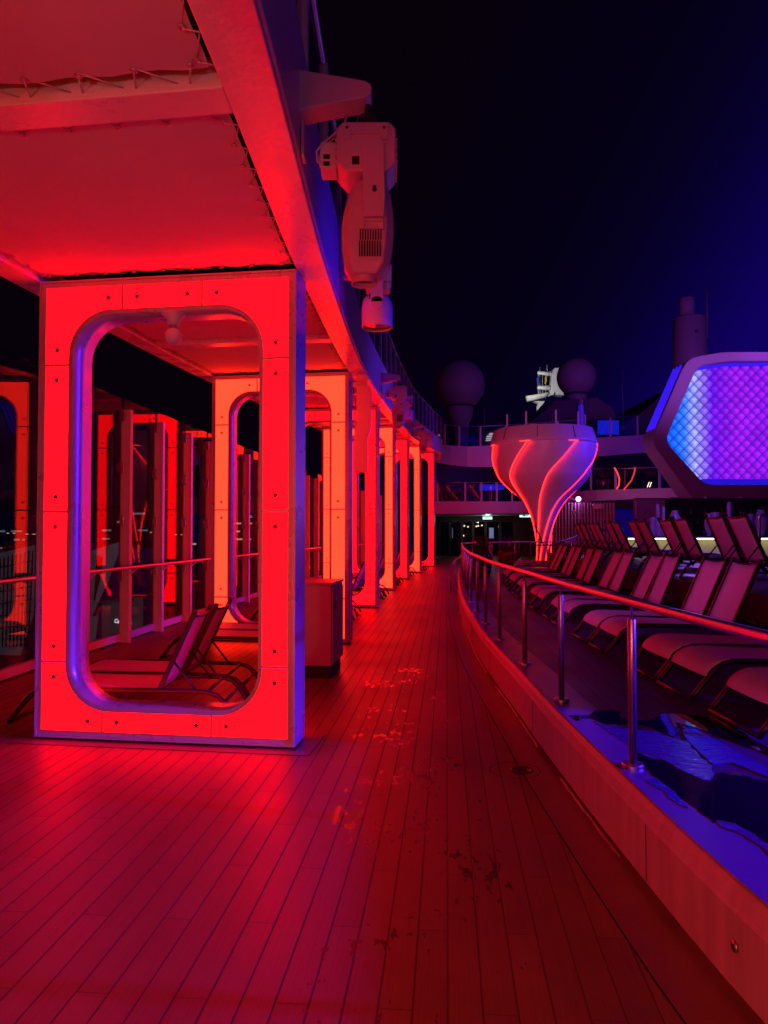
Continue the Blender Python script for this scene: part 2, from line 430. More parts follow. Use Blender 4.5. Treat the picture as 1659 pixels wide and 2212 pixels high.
KX = spline([(-6, 2.0), (-1.5, 1.45)] + [(p.y, p.x) for p in kp])
kerb_line = [Vector((KX(y), y, 0)) for y in frange(-6, 23, 90)]
for q in ((3.05,24.4),(3.75,25.3),(4.6,25.9),(5.8,26.3),(7.5,26.5)):
    kerb_line.append(Vector((q[0], q[1], 0)))
def normals(line):
    out = []
    for i in range(len(line)):
        d = line[min(i+1, len(line)-1)] - line[max(i-1, 0)]; d.z = 0; d.normalize()
        out.append(Vector((d.y, -d.x, 0)))
    return out
kn = normals(kerb_line)          # points to the right: onto the raised deck
HK = .36

# ------------------------------------------------------------------ setting: decks
edge = [(XW(y)-.16, y) for y in frange(33, -8, 30)]
pl = [(edge[-1][0],-9),(40,-9),(40,62),(3,62),(.5,36)] + edge
b = MB(); b.add([(x, y, 0) for x, y in pl], [tuple(range(len(pl)))])
struct(b.build('walkway_deck', M['deck']))
# margin board laid round the curve in front of the kerb
A = [p - n*.205 + Vector((0,0,.004)) for p, n in zip(kerb_line, kn)]; B = [p + n*.02 + Vector((0,0,.004)) for p, n in zip(kerb_line, kn)]
M['margin'] = pbr('margin_board', (.24,.115,.05), .34, noise=.16, nscale=3, bump=.08, bscale=40)
struct(MB().strip(A, B).build('margin_board', M['margin']))
A2 = [p - n*.212 + Vector((0,0,.002)) for p, n in zip(kerb_line, kn)]; B2 = [p - n*.19 + Vector((0,0,.002)) for p, n in zip(kerb_line, kn)]
struct(MB().strip(A2, B2).build('margin_seam', M['black']))
secs = []
for p, n in zip(kerb_line, kn):
    pr = [(.04,0), (.04,.042), (0,.042), (0,.285), (.006,.30), (.016,.335), (.035,HK-.004), (.05,HK), (.16,HK), (.16,0)]
    secs.append([p + n*a + Vector((0,0,z)) for a, z in pr])
struct(MB().sweep(secs).build('kerb', M['kerb']))
M['joint'] = pbr('kerb_joint', (.05,.03,.025), .8)
b = MB()
for i in range(14, len(kerb_line)-6, 7):
    p, n_ = kerb_line[i], kn[i]; d_ = Vector((-n_.y, n_.x, 0))
    b.obox(p + n_*.001 + Vector((0,0,.165)), n_, d_, (0,0,1), .003, .0022, .118)
struct(b.build('kerb_joints', M['joint']))
# coping strip and raised deck
A = [p + n*.045 + Vector((0,0,HK+.004)) for p, n in zip(kerb_line, kn)]; B = [p + n*.30 + Vector((0,0,HK+.004)) for p, n in zip(kerb_line, kn)]
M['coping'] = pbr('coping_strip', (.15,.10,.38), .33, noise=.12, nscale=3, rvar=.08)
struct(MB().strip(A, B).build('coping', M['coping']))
poly = [tuple(p + n*.155) for p, n in zip(kerb_line, kn)]
poly = [(p[0], p[1]) for p in poly] + [(40, 27), (40, -8), (2.3, -8)]
b = MB(); b.add([(x, y, HK) for x, y in poly], [tuple(range(len(poly)))])
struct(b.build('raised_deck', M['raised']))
# second tier behind the front row, with a step
TIER = .85
def tierx(y): return KX(min(y, 20)) + 2.83 + max(0, y-20)*.12
ys = frange(-6, 24.2, 60)
el = [Vector((tierx(y), y, 0)) for y in ys]
secs = [[p + Vector((a,0,z)) for a, z in ((0,HK),(0,HK+.02),(.015,HK+.022),(.015,TIER-.05),(-.012,TIER-.045),(-.012,TIER),(.28,TIER+.004),(.28,HK))] for p in el]
struct(MB().sweep(secs).build('tier_riser', M['tread']))
b = MB(); pl = [(p.x+.27, p.y) for p in el] + [(40,24.2),(40,-6)]
b.prism(pl, HK, TIER+.003, axis='z')
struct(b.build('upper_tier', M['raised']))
# standing water on the raised deck
M['puddle'] = pbr('standing_water', (.012,.006,.016), .03, bump=.10, bscale=3.0, spec=.6)
M['glint_ripple'] = pbr('rippled_water_painted_glint', (.04,.06,.50), .12, bump=1.0, bscale=11.0, spec=.9, stretch=(1,2.2,1))  # blue light reflected by the water is painted into this base colour
Z8 = lambda x, y: gnd(864+.4792*x, 1296+.4792*y, HK)
def puddle(lab, P, m_, dz, seed):
    r = random.Random(seed); Q = [Z8(x, y) for x, y in P]; out = []
    for i in range(len(Q)):
        a_, c_ = Q[i], Q[(i+1) % len(Q)]; L_ = (c_-a_).length; k = max(2, min(9, int(L_/.035)))
        nn = Vector((-(c_-a_).y, (c_-a_).x, 0)).normalized()
        for j in range(k):
            t_ = j/k; out.append(a_.lerp(c_, t_) + nn*r.uniform(-1,1)*min(.009, L_*.06)*(1 if j else .4))
    top = [Vector((p.x, p.y, HK+dz)) for p in out]; bot = [Vector((p.x, p.y, HK+.0005)) for p in out]
    n_ = len(top); b = MB(); b.add(top+bot, [tuple(range(n_))] + [(i, n_+i, n_+(i+1) % n_, (i+1) % n_) for i in range(n_)])
    o = b.build('puddle', m_); tag(o, lab, 'puddle', 'puddles on the raised deck'); return o
puddle('black thin puddle running from the nearest rail post toward the loungers', [(760,525),(850,525),(880,502),(955,498),(995,512),(985,530),(1060,547),(1140,542),(1175,518),(1225,516),(1300,522),(1440,530),(1600,640),(1720,700),(1720,720),(1500,640),(1340,580),(1240,556),(1248,600),(1230,620),(1120,572),(1040,556),(930,565),(860,535),(800,550)], M['puddle'], .0060, 1)
puddle('broad black puddle along the coping beside the nearest rail post', [(1060,690),(1190,735),(1240,765),(1370,825),(1430,815),(1445,782),(1520,782),(1600,812),(1720,830),(1720,1150),(1600,1060),(1510,1010),(1430,995),(1415,1010),(1330,940),(1245,880),(1190,830),(1060,728)], M['puddle'], .0064, 2)
puddle('rippled puddle between the two black ones, bright blue reflection painted in', [(1265,558),(1330,582),(1400,622),(1520,692),(1640,752),(1720,790),(1720,820),(1600,777),(1500,737),(1410,742),(1350,692),(1300,642)], M['glint_ripple'], .0068, 3)
M['glint_film'] = pbr('wet_film_painted_glint', (.06,.045,.36), .16, noise=.25, nscale=9, bump=.35, bscale=16, spec=.8, stretch=(1,2,1))  # pale blue reflected light is put into the colour of these patches
puddle('wet patch with painted pale blue reflection beside the nearest rail post, between the black puddles', [(868,548),(945,580),(1045,562),(1122,580),(1225,628),(1290,640),(1338,694),(1392,742),(1418,790),(1400,815),(1366,815),(1240,755),(1192,727),(1062,680),(1000,640),(930,590)], M['glint_film'], .0062, 6)
puddle('thin wet patch with painted pale blue reflection inside the coping at the right edge', [(1432,1000),(1510,1015),(1600,1066),(1720,1155),(1720,1200),(1640,1130),(1540,1060),(1450,1030)], M['glint_film'], .0076, 7)
puddle('small wet patch with painted blue reflection on the coping near the kerb edge', [(1115,815),(1150,808),(1210,850),(1260,900),(1300,945),(1260,930),(1215,900),(1200,870),(1150,845),(1120,830)], M['glint_ripple'], .0072, 4)
# round drain plate
dc = gnd(1112, 1665)
t = thing('drain_cover', 'round metal drain cover set in the planks near the kerb', 'drain cover', (dc.x, dc.y, 0))
MB().lathe([(.161,.0041),(.155,.0041)], n=48, cap=False).build('cover_seam', M['black'], t)
b = MB().lathe([(.07,.0),(.07,.009),(.055,.009),(.055,.0075),(.0001,.0076)], (.045,.0,0), n=32)
for a in (PI/4, 3*PI/4): b.obox((.045,0,.0088), (math.cos(a),math.sin(a),0), (-math.sin(a),math.cos(a),0), (0,0,1), .05,.008,.0012)
b.build('cover_plate', M['dark'], t)
for i, (px, py, rr) in enumerate(((1565,2064,.016),)):
    p = at(px, py, 2.9); # inspection stud on the kerb face
    y = 2.40; x = KX(y)
    t = thing('kerb_stud', 'small round steel stud on the timber kerb face', 'stud', (x, y, at(1566,2044,2.4).z))
    MB().lathe([(.0001,-.006),(.019,-.006),(.019,.002)], axis='x', n=20).build('stud_ring', M['steel'], t)
    MB().lathe([(.0001,-.009),(.009,-.009),(.009,-.004)], axis='x', n=6).build('stud_bolt', M['dark'], t)

# ------------------------------------------------------------------ light frames (the row of arches)
def arc(cx, cz, r, a0, a1, n=9): return [(cx+r*math.cos(a0+(a1-a0)*i/(n-1)), cz+r*math.sin(a0+(a1-a0)*i/(n-1))) for i in range(n)]
def light_frame(idx, base, ang, H, mcol, label):
    W, t = FW, FT; L_, T_, B_, R = .265, .255, .245, .30
    th = math.radians(ang)
    dirx = Vector((math.cos(th), -math.sin(th), 0))
    ctr = base - dirx*W/2
    o = thing('light_frame', label, 'light frame', (ctr.x, ctr.y, 0), -th, 'arches of light along the walkway')
    h = W/2; x0, x1, z0, z1 = -h, h, .02, H
    ix0, ix1, iz0, iz1 = -h+L_, h-L_, B_, H-T_
    # ring of matched inner / outer points
    inner, outer = [], []
    K = 9
    def seg(ci, a0, oc, p_s, p_e):
        pts = arc(ci[0], ci[1], R, a0, a0-PI/2, K)
        for i, p in enumerate(pts):
            f = i/(K-1)
            if f <= .5: q = (p_s[0]+(oc[0]-p_s[0])*f*2, p_s[1]+(oc[1]-p_s[1])*f*2)
            else: q = (oc[0]+(p_e[0]-oc[0])*(f-.5)*2, oc[1]+(p_e[1]-oc[1])*(f-.5)*2)
            inner.append(p); outer.append(q)
    seg((ix0+R, iz1-R), PI, (x0,z1), (x0,iz1-R), (ix0+R,z1))
    seg((ix1-R, iz1-R), PI/2, (x1,z1), (ix1-R,z1), (x1,iz1-R))
    seg((ix1-R, iz0+R), 0, (x1,z0), (x1,iz0+R), (ix1-R,z0))
    seg((ix0+R, iz0+R), -PI/2, (x0,z0), (ix0+R,z0), (x0,iz0+R))
    n = len(inner); b = MB()
    V = [(p[0],0,p[1]) for p in outer] + [(p[0],0,p[1]) for p in inner] + [(p[0],t,p[1]) for p in outer] + [(p[0],t,p[1]) for p in inner]
    b.add(V, [])
    for i in range(n):
        j = (i+1) % n
        b.f += [[i,j,n+j,n+i],[2*n+i,3*n+i,3*n+j,2*n+j],[i,2*n+i,2*n+j,j],[n+i,n+j,3*n+j,3*n+i]]
        b.m += [0]*4; b.s += [False,False,False,True]
    b.build('shell', M['shell'], o)
    MB().box(-h+.03, h-.03, .03, t-.03, 0, .02).build('plinth', M['black'], o)
    # raised outline trims (outer and inner) on both faces
    for fy, sg in ((0,-1),(t,1)):
        e = .011
        b = MB()
        for (u0,u1,v0,v1) in ((x0,x0+.012,z0,z1),(x1-.012,x1,z0,z1)): b.box(u0,u1,min(fy,fy+sg*e),max(fy,fy+sg*e),v0,v1)
        for (u0,u1,v0,v1) in ((x0+.012,x1-.012,z0,z0+.012),(x0+.012,x1-.012,z1-.012,z1)): b.box(u0,u1,min(fy,fy+sg*e),max(fy,fy+sg*e),v0,v1)
        b.build('edge_trim', M['shell'], o)
    # light panels: 4 corner pieces, 6 straight ones, each face
    s1, s2, s3 = .166*H, .493*H, .814*H
    zc = (1-.814)*H
    u1, u2, w1, w2 = -h+.335*W, -h+.645*W, -h+.27*W, -h+.69*W
    g = .0085; om, im = .054, .030
    X0, X1, Z0, Z1 = x0+om, x1-om, z0+om, z1-om
    I0, I1, J0, J1 = ix0-im, ix1+im, iz0-im, iz1+im; RR = R+im
    c = lambda cx, cz, a0, a1: arc(cx, cz, RR, a0, a1, 12)
    polys = []
    s1 = max(s1, iz0+R+.02); s3 = min(s3, iz1-R-.02)
    polys.append([(X0,s3+g),(X0,Z1),(u1-g,Z1),(u1-g,J1)] + c(ix0+R, iz1-R, PI/2, PI) + [(I0,s3+g)])
    polys.append([(u1+g,J1),(u1+g,Z1),(u2-g,Z1),(u2-g,J1)])
    polys.append([(u2+g,J1),(u2+g,Z1),(X1,Z1),(X1,s3+g),(I1,s3+g)] + c(ix1-R, iz1-R, 0, PI/2))
    polys.append([(X0,s2+g),(X0,s3-g),(I0,s3-g),(I0,s2+g)]); polys.append([(I1,s2+g),(I1,s3-g),(X1,s3-g),(X1,s2+g)])
    polys.append([(X0,s1+g),(X0,s2-g),(I0,s2-g),(I0,s1+g)]); polys.append([(I1,s1+g),(I1,s2-g),(X1,s2-g),(X1,s1+g)])
    polys.append([(X0,Z0),(X0,s1-g),(I0,s1-g)] + c(ix0+R, iz0+R, PI, 1.5*PI) + [(w1-g,J0),(w1-g,Z0)])
    polys.append([(w1+g,Z0),(w1+g,J0),(w2-g,J0),(w2-g,Z0)])
    polys.append([(w2+g,Z0),(w2+g,J0)] + c(ix1-R, iz0+R, 1.5*PI, 2*PI) + [(I1,s1-g),(X1,s1-g),(X1,Z0)])
    d = .11; lm, rm = (X0+I0)/2, (X1+I1)/2; tm, bm_ = (Z1+J1)/2, (Z0+J0)/2
    riv = [[(lm,s3+d),(u1-d,tm)], [(u1+d,tm),(u2-d,tm)], [(u2+d,tm),(rm,s3+d)], [(lm,s2+d),(lm,s3-d)], [(rm,s2+d),(rm,s3-d)],
           [(lm,s1+d),(lm,s2-d)], [(rm,s1+d),(rm,s2-d)], [(lm,s1-d),(w1-d,bm_)], [(w1+d,bm_),(w2-d,bm_)], [(w2+d,bm_),(rm,s1-d)]]
    for fy, sg in ((0,-1),(t,1)):
        for pg, rv in zip(polys, riv):
            b = MB(); a_, c_ = sorted((fy-sg*.002, fy+sg*.008))
            b.prism(pg, a_, c_, 1); b.m[0 if sg < 0 else 1] = 0
            yy = fy+sg*.008
            for (rx, rz_) in rv:
                b.lathe([(.0165, 0),(.0165, sg*.004),(.011, sg*.005),(.0001, sg*.003)] , (rx, yy-sg*.001, rz_), 12, 1, False, 'y', cap=False)
            b.build('light_panel', [mcol, M['rivet']], o)
    return o
FRAME_LABELS = ['red glowing arch nearest the camera, two loungers seen through its opening',
 'orange glowing arch beside the tall cabinet, second in the row', 'red glowing arch behind the hanging column speaker, third in the row',
 'orange glowing arch, fourth in the row along the walkway', 'red glowing arch, fifth in the row along the walkway',
 'orange glowing arch, sixth in the row, just before the last', 'red glowing arch at the far end of the row']
frames = []
for i, (p, a, tpx) in enumerate(FR):
    frames.append(light_frame(i, p, a, HTOP[i], M['red'] if i % 2 == 0 else M['orange'], FRAME_LABELS[i]))
# the next arch of the row stands just behind the camera and lights the near planks
y0 = .25; light_frame(9, rt(y0) , TH(y0), HC_(y0), M['orange'], 'orange glowing arch beside and behind the camera, lighting the near planks')

y0 = -4.5; light_frame(10, rt(y0), TH(y0), HC_(y0), M['red'], 'red glowing arch one step farther back behind the camera')

# mitred margin boards round the foot of the nearest arch, and old sealant along the kerb
fo_ = frames[0]; th_ = math.radians(8.0); ux, uy = Vector((math.cos(th_), -math.sin(th_), 0)), Vector((math.sin(th_), math.cos(th_), 0)); c0_ = fo_.location
def ring(d0, d1, z, m_, nm):
    hx_, b = FW/2, MB(); q = lambda d: [c0_ + ux*sx_*(hx_+d) + uy*(FT/2 + sy_*(FT/2+d)) + Vector((0,0,z)) for sx_, sy_ in ((-1,-1),(1,-1),(1,1),(-1,1))]
    A_, B_ = q(d0), q(d1); b.add(A_+B_, [(i, (i+1) % 4, 4+(i+1) % 4, 4+i) for i in range(4)]); return struct(b.build(nm, m_))
ring(-.03, .125, .004, M['margin'], 'arch_margin_board'); ring(.122, .131, .0022, M['black'], 'arch_margin_seam')
rs = random.Random(11); b = MB(); on = 0
for i in range(26, 84):
    for f_ in (0, .34, .67):
        if rs.random() < .25: on = rs.random() < .45
        if not on: continue
        p, p_ = kerb_line[i].lerp(kerb_line[i+1], f_), kerb_line[i].lerp(kerb_line[i+1], f_+.33); n_ = kn[i]; w0, w1 = rs.uniform(.002, .016), rs.uniform(.002, .016)
        b.add([p - n_*w0 + Vector((0,0,.006)), p_ - n_*w1 + Vector((0,0,.006)), p_ + n_*.001 + Vector((0,0,.012)), p + n_*.001 + Vector((0,0,.012))], [(0,1,2,3)])
M['sealant'] = pbr('old_sealant', (.36,.22,.15), .40, noise=.35, nscale=25)
struct(b.build('kerb_sealant', M['sealant']))

# dome lamp hanging inside the first arch
fo = frames[0]; q = fo.matrix_basis
th = math.radians(8.0)
hp = at(375, 690, 5.35)
t = thing('dome_camera', 'small white dome camera on a cone mount under the nearest red arch', 'camera', (hp.x, hp.y, HTOP[0]-.255))
MB().lathe([(.085,0),(.085,-.008),(.05,-.045),(.045,-.085),(.0001,-.086)], n=24).build('mount', M['white'], t)
MB().lathe([(.028,-.085),(.028,-.11)], n=16).build('neck', M['steel'], t)
MB().sphere((0,0,-.165), .062, 24, 14).build('dome', M['white'], t)

# ------------------------------------------------------------------ canopy over the walkway seats
BW = .21
can = thing('canopy', 'white beamed canopy with laced fabric panels over the lit arches', 'canopy', (0,0,0))
ysb = frange(-5, 33.2, 110)
def beam(side):
    secs = []
    for y in ysb:
        p = rt(y); a = across(y)
        if side == 'r': i_, o_ = p, p - a*BW
        else: i_, o_ = p + a*FW, p + a*(FW+BW)
        z = HC_(y)
        secs.append([Vector((i_.x,i_.y,z)), Vector((i_.x,i_.y,z+.14)), Vector((o_.x,o_.y,z+.14)), Vector((o_.x,o_.y,z))])
    return MB().sweep(secs)
beam('r').build('long_beam', M['whiteb'], can, bevel=.006)
beam('l').build('long_beam', M['whiteb'], can, bevel=.006)
stops = [.25] + [p.y for p, a, t in FR]
bays = []
allst = [-4.6] + stops
for i in range(len(allst)-1):
    ya, yb = allst[i], allst[i+1]; ym = ya + (yb-ya)*(.55 if i else .5)
    if i == 1: ym = 2.86
    bays.append((ya, ym, yb))
def cpt(y, u, dz=0):
    p = rt(y) + across(y)*(FW*u); return Vector((p.x, p.y, HC_(y)+dz))
for ya, ym, yb in bays:
    b = MB(); v0, v1 = ym-.10, ym+.10
    A = [cpt(v0,.001), cpt(v0,.999), cpt(v1,.999), cpt(v1,.001)]
    b.hexa([p+Vector((0,0,.004)) for p in A], [p+Vector((0,0,.13)) for p in A])
    b.build('cross_beam', M['whiteb'], can, bevel=.006)
    for (p0, p1, f0, f1) in ((ya+.28, ym-.10, 0, 1), (ym+.10, yb+.0, 1, 0)):
        g0, g1 = (.05, .085) if f0 == 0 else (.05, .018)
        gu = .034/FW
        ny, nu = 30, 20
        rows = []
        for i in range(ny+1):
            y = p0+g0 + (p1-g1-p0-g0)*i/ny; row = []
            for j in range(nu+1):
                u = gu + (1-2*gu)*j/nu
                fi, fj = i/ny, j/nu
                sag = .028*math.sin(PI*fi)*math.sin(PI*fj)
                edge = min(fi, 1-fi, fj, 1-fj)
                wr = .006*math.sin(fj*37+3*math.sin(fi*5))*math.exp(-min(fi,1-fi)*14) + .005*math.sin(fi*41+2*math.sin(fj*7))*math.exp(-min(fj,1-fj)*14)
                row.append(cpt(y, u, .040 - sag + wr))
            rows.append(row)
        b = MB(); V = [p for r in rows for p in r]; w_ = nu+1
        b.add(V, [(i*w_+j, i*w_+j+1, (i+1)*w_+j+1, (i+1)*w_+j) for i in range(ny) for j in range(nu)], 0, True)
        # hem: a doubled band round the edge
        hem = MB()
        fb = b.build('fabric_panel', M['fabric'], can)
        lc = MB(); 
        def eye(p, q_):
            lc.tube([p + Vector((.012*math.cos(k*PI/5), .012*math.sin(k*PI/5), -.006)) for k in range(10)], .004, 6, 1, closed=True)
        # along right and left edges
        near = p1 < 16
        if near:
            m = max(3, int((p1-p0)/.20))
            for uu, ub in ((gu+.016, .0), (1-gu-.016, 1.0)):
                for k in range(m):
                    y = p0+g0+.06 + (p1-g1-.12-p0-g0)*k/(m-1)
                    e_ = cpt(y, uu, .034); eye(e_, 0)
                    q1 = cpt(y+.045, ub, .03); q2 = cpt(y-.06 if k else y, ub, .03)
                    lc.tube([e_+Vector((0,0,-.008)), (e_+q1)/2+Vector((0,0,-.004)), q1], .0032, 5, 0)
                    if k: lc.tube([cpt(y-.2, ub, .035), e_+Vector((0,0,.004))], .003, 5, 0)
            m = 9
            for yy, ye in ((p0+g0+.035, p0), (p1-g1-.035, p1)):
                for k in range(m):
                    u = .05+.9*k/(m-1); e_ = cpt(yy, u, .034); eye(e_, 0)
                    q1 = cpt(ye, u+.018, .03)
                    lc.tube([e_+Vector((0,0,-.008)), q1], .0032, 5, 0)
                    if k: lc.tube([cpt(ye, u-.07, .035), e_+Vector((0,0,.004))], .003, 5, 0)
            lc.build('lacing', [M['fabric'], M['steel']], fb)

# ------------------------------------------------------------------ upper deck: slab, blue-lit fascia, far gallery
def outer(y): return rt(y) - across(y)*(BW+.012)
FH = .66
up_line = [(outer(y), HC_(y)+.03, HC_(y)+FH) for y in frange(-5, 33.2, 70)]
for (px, yb_, yt_, Y) in ((948,999,958,34.6),(972,1004,962,36.0),(1010,1008,964,37.0),(1060,1009,962,37.4),(1165,1000,955,37.5),(1280,987,946,37.4),(1360,980,941,37.2),(1436,975,936,37.0)):
    lo, hi = at(px, yb_, Y), at(px, yt_, Y)
    up_line.append((Vector((lo.x, Y, 0)), lo.z, hi.z))
L2 = [p for p, a, c in up_line]; un = normals(L2)
secs = []
for (p, z0_, z1_), n in zip(up_line, un):
    secs.append([p + Vector((0,0,z0_)), p + Vector((0,0,z1_)), p - n*.12 + Vector((0,0,z1_)), p - n*.12 + Vector((0,0,z0_))])
struct(MB().sweep(secs, smooth=False).build('upper_deck_fascia', M['fascia'], bevel=.012))
# slab behind fascia
b = MB(); secs = []
for y in ysb:
    p, a = rt(y), across(y); z = HC_(y)
    i_, o_ = p - a*(BW-.11), p + a*(FW+BW-.02)
    secs.append([Vector((i_.x,i_.y,z+.20)), Vector((i_.x,i_.y,z+.34)), Vector((o_.x,o_.y,z+.34)), Vector((o_.x,o_.y,z+.20))])
struct(MB().sweep(secs).build('upper_deck', M['darkwall']))
farp = [p - n*.12 for (p, a, c), n in zip(up_line, un)][69:]
b = MB(); zs = [c for (p, a, c) in up_line][69:]
fp = [Vector((p.x, p.y, z-.15)) for p, z in zip(farp, zs)]; bk = [Vector((p.x*1.0+(-6 if i < 2 else 0), 60, z-.15)) for i, (p, z) in enumerate(zip(farp, zs))]
b.strip(fp, bk, smooth=False)
struct(b.build('upper_gallery_floor', M['ceil']))
# glass railing along the upper deck edge
rl = thing('glass_railing', 'glass railing with pale posts along the edge of the upper deck', 'railing', (0,0,0))
dist = [0]
for i in range(1, len(L2)): dist.append(dist[-1] + (L2[i]-L2[i-1]).length)
def along(line, zz, d):
    i = 0
    while i < len(dist)-2 and d > dist[i+1]: i += 1
    t_ = (d-dist[i])/max(dist[i+1]-dist[i], 1e-6)
    n = un[i]
    return line[i]*(1-t_)+line[i+1]*t_, zz[i]*(1-t_)+zz[i+1]*t_, n
ztop = [c for p, a, c in up_line]
d = 2.6; prev = None; k = 0
PB = []
while d < dist[-1]-.3:
    p, z, n = along(L2, ztop, d); p = p - n*.07; PB.append((p, z, n)); d += 1.32
for i, (p, z, n) in enumerate(PB):
    tdir = Vector((-n.y, n.x, 0))
    MB().obox(p + Vector((0,0,z+.48)), n, tdir, (0,0,1), .035, .045, .50).build('post', M['post'], rl)
    if i+1 < len(PB):
        q, z2, n2 = PB[i+1]
        e0, e1 = p + tdir*0, q
        a_, b_ = p.lerp(q, .06), p.lerp(q, .94)
        o_ = n*.006
        MB().hexa([a_-o_+Vector((0,0,z+.06)), b_-o_+Vector((0,0,z2+.06)), b_-o_+Vector((0,0,z2+.94)), a_-o_+Vector((0,0,z+.94))],
                  [a_+o_+Vector((0,0,z+.06)), b_+o_+Vector((0,0,z2+.06)), b_+o_+Vector((0,0,z2+.94)), a_+o_+Vector((0,0,z+.94))]).build('pane', M['railglass'], rl)
b = MB(); b.tube([p + Vector((0,0,z+.985)) for p, z, n in PB], .024, 8); b.build('top_rail', M['steel'], rl)
# ------------------------------------------------------------------ stage lights on brackets
Y1 = 3.4
def loc_px(o, Y): return lambda px, py, dy=0.0: at(px, py, Y) - Vector(o) + Vector((0, dy, 0))
org = Vector((outer(Y1).x, Y1, HC_(Y1)))
br = thing('wall_bracket', 'white tapered bracket arm holding the largest stage light', 'bracket', org, 0, 'bracket arms on the upper deck side')
q = loc_px(org, Y1)
pts = [(632,150),(700,161),(760,171),(789,176),(799,182),(804,192),(801,203),(789,213),(687,231.5),(632,243.5)]
pr = [q(x, y) for x, y in pts]
MB().hexa([p + Vector((0,-.07,0)) for p in pr], [p + Vector((0,.07,0)) for p in pr]).build('arm', M['fixture'], br, bevel=.006)
x_ = pr[0].x
MB().box(-.01, x_-.003, -.085, .085, pr[-1].z-.008, pr[0].z+.008).build('root_box', M['fixture'], br, bevel=.01)
MB().box(.006, .02, -.05, .05, q(700,330).z, pr[-1].z-.02).build('back_plate', M['fixture'], br, bevel=.004)
a_ = q(795,212)
b = MB(); b.lathe([(.016,0),(.016,-.085)], a_, 12); b.box(a_.x-.035, a_.x+.035, -.03, .03, a_.z-.10, a_.z-.055); b.build('hanger', M['dark'], br, bevel=.004)
# moving head
hang = at(795, 250, Y1)
mh = thing('moving_head_light', 'largest white moving head stage light, close to the camera', 'stage light', hang, 0, 'moving head stage lights under brackets')
q = loc_px(hang, Y1)
def chamfer_box(b, x0, x1, y0, y1, z0, z1, cut, mat=0):
    p = [(x0+cut,z0),(x1-cut,z0),(x1,z0+cut),(x1,z1-cut*.7),(x1-cut*.7,z1),(x0+cut*.7,z1),(x0,z1-cut*.7),(x0,z0+cut)]
    b.prism(p, y0, y1, mat)
c0, c1 = q(726,366), q(855,258)
b = MB(); chamfer_box(b, c0.x, c1.x, -.12, .12, c0.z, c1.z, .045); b.build('base', M['fixture'], mh, bevel=.009)
b = MB(); f0, f1 = q(741,300), q(838,266)
b.box(f0.x, f1.x, -.138, -.118, f0.z+.028, f1.z); b.box(f0.x, f0.x+.035, -.138, -.118, f0.z, f0.z+.03); b.box(f1.x-.035, f1.x, -.138, -.118, f0.z, f0.z+.03)
for sx_ in (f0.x+.018, f1.x-.018): b.lathe([(.0075,0),(.0075,-.002),(.0001,-.002)], (sx_,-.1385,f1.z-.022), 10, 1, False, 'y')
b.build('front_handle', [M['fixture'], M['black']], mh, bevel=.006)
for (xx, sgn) in ((c0.x,-1),(c1.x,1)):
    b = MB()
    for i in range(4): b.box(min(xx,xx+sgn*.008), max(xx,xx+sgn*.008), -.10,.10, c0.z+.05+i*.035, c0.z+.062+i*.035)
    b.build('cooling_ribs', M['fixture'], mh)
d0, d1 = q(689,347), q(724.5,288)
b = MB(); b.box(d0.x, d1.x, -.06, .06, d0.z, d1.z)
b.box(d0.x+.012, d1.x-.03, -.0615, -.05, d0.z+.012, d0.z+.036, 1); b.box(d0.x+.012, d1.x-.03, -.0615, -.05, d0.z+.045, d0.z+.07, 1)
b.build('junction_box', [M['fixture'], M['black']], mh, bevel=.004)
b = MB()
for k in range(2):
    s = [q(748-4*k, 232), q(742-4*k, 250), q(722-6*k, 272), q(697, 292-4*k), q(681+4*k, 312), q(683+4*k, 335), q(696, 341-5*k)]
    b.tube([p + Vector((0,-.07+.05*k,0)) for p in s], .005, 6)
b.build('cable', M['fixture'], mh)
b = MB(); b.tube([q(788,214)+Vector((0,-.03,0)), q(776,232)+Vector((0,-.06,0)), q(770,246)+Vector((0,-.07,0)), q(764,259)+Vector((0,-.06,0))], .003, 5)
b.tube([q(798,214), q(806,236)+Vector((0,-.05,0)), q(816,250)+Vector((0,-.06,0)), q(818,260)+Vector((0,-.05,0))], .003, 5); b.build('safety_wire', M['steel'], mh)
b = MB(); k0, k1 = q(760,352), q(776,334); b.box(k0.x, k1.x, -.1215, -.1203, k0.z, k1.z); b.build('rating_plate', M['dark'], mh)
# yoke arm (front) and its twin behind
for yy0, yy1 in ((-.148,-.105),(.105,.148)):
    o0 = [q(785,470),(q(829,468)),q(831,430),q(829,312),q(822,304),q(791,303),q(783,312),q(784,425)]
    b = MB(); b.hexa([Vector((p.x, yy0, p.z)) for p in o0], [Vector((p.x, yy1, p.z)) for p in o0])
    if yy0 < 0:
        k = q(809,412); b.lathe([(.011,0),(.011,-.002),(.0001,-.002)], (k.x, yy0-.0005, k.z), 14, 1, False, 'y')
        b.lathe([(.009,0),(.009,-.002),(.0001,-.002)], (k.x, yy0-.0005, k.z+.012), 14, 1, False, 'y')
    b.build('yoke_arm', [M['fixture'], M['black']], mh, bevel=.007)
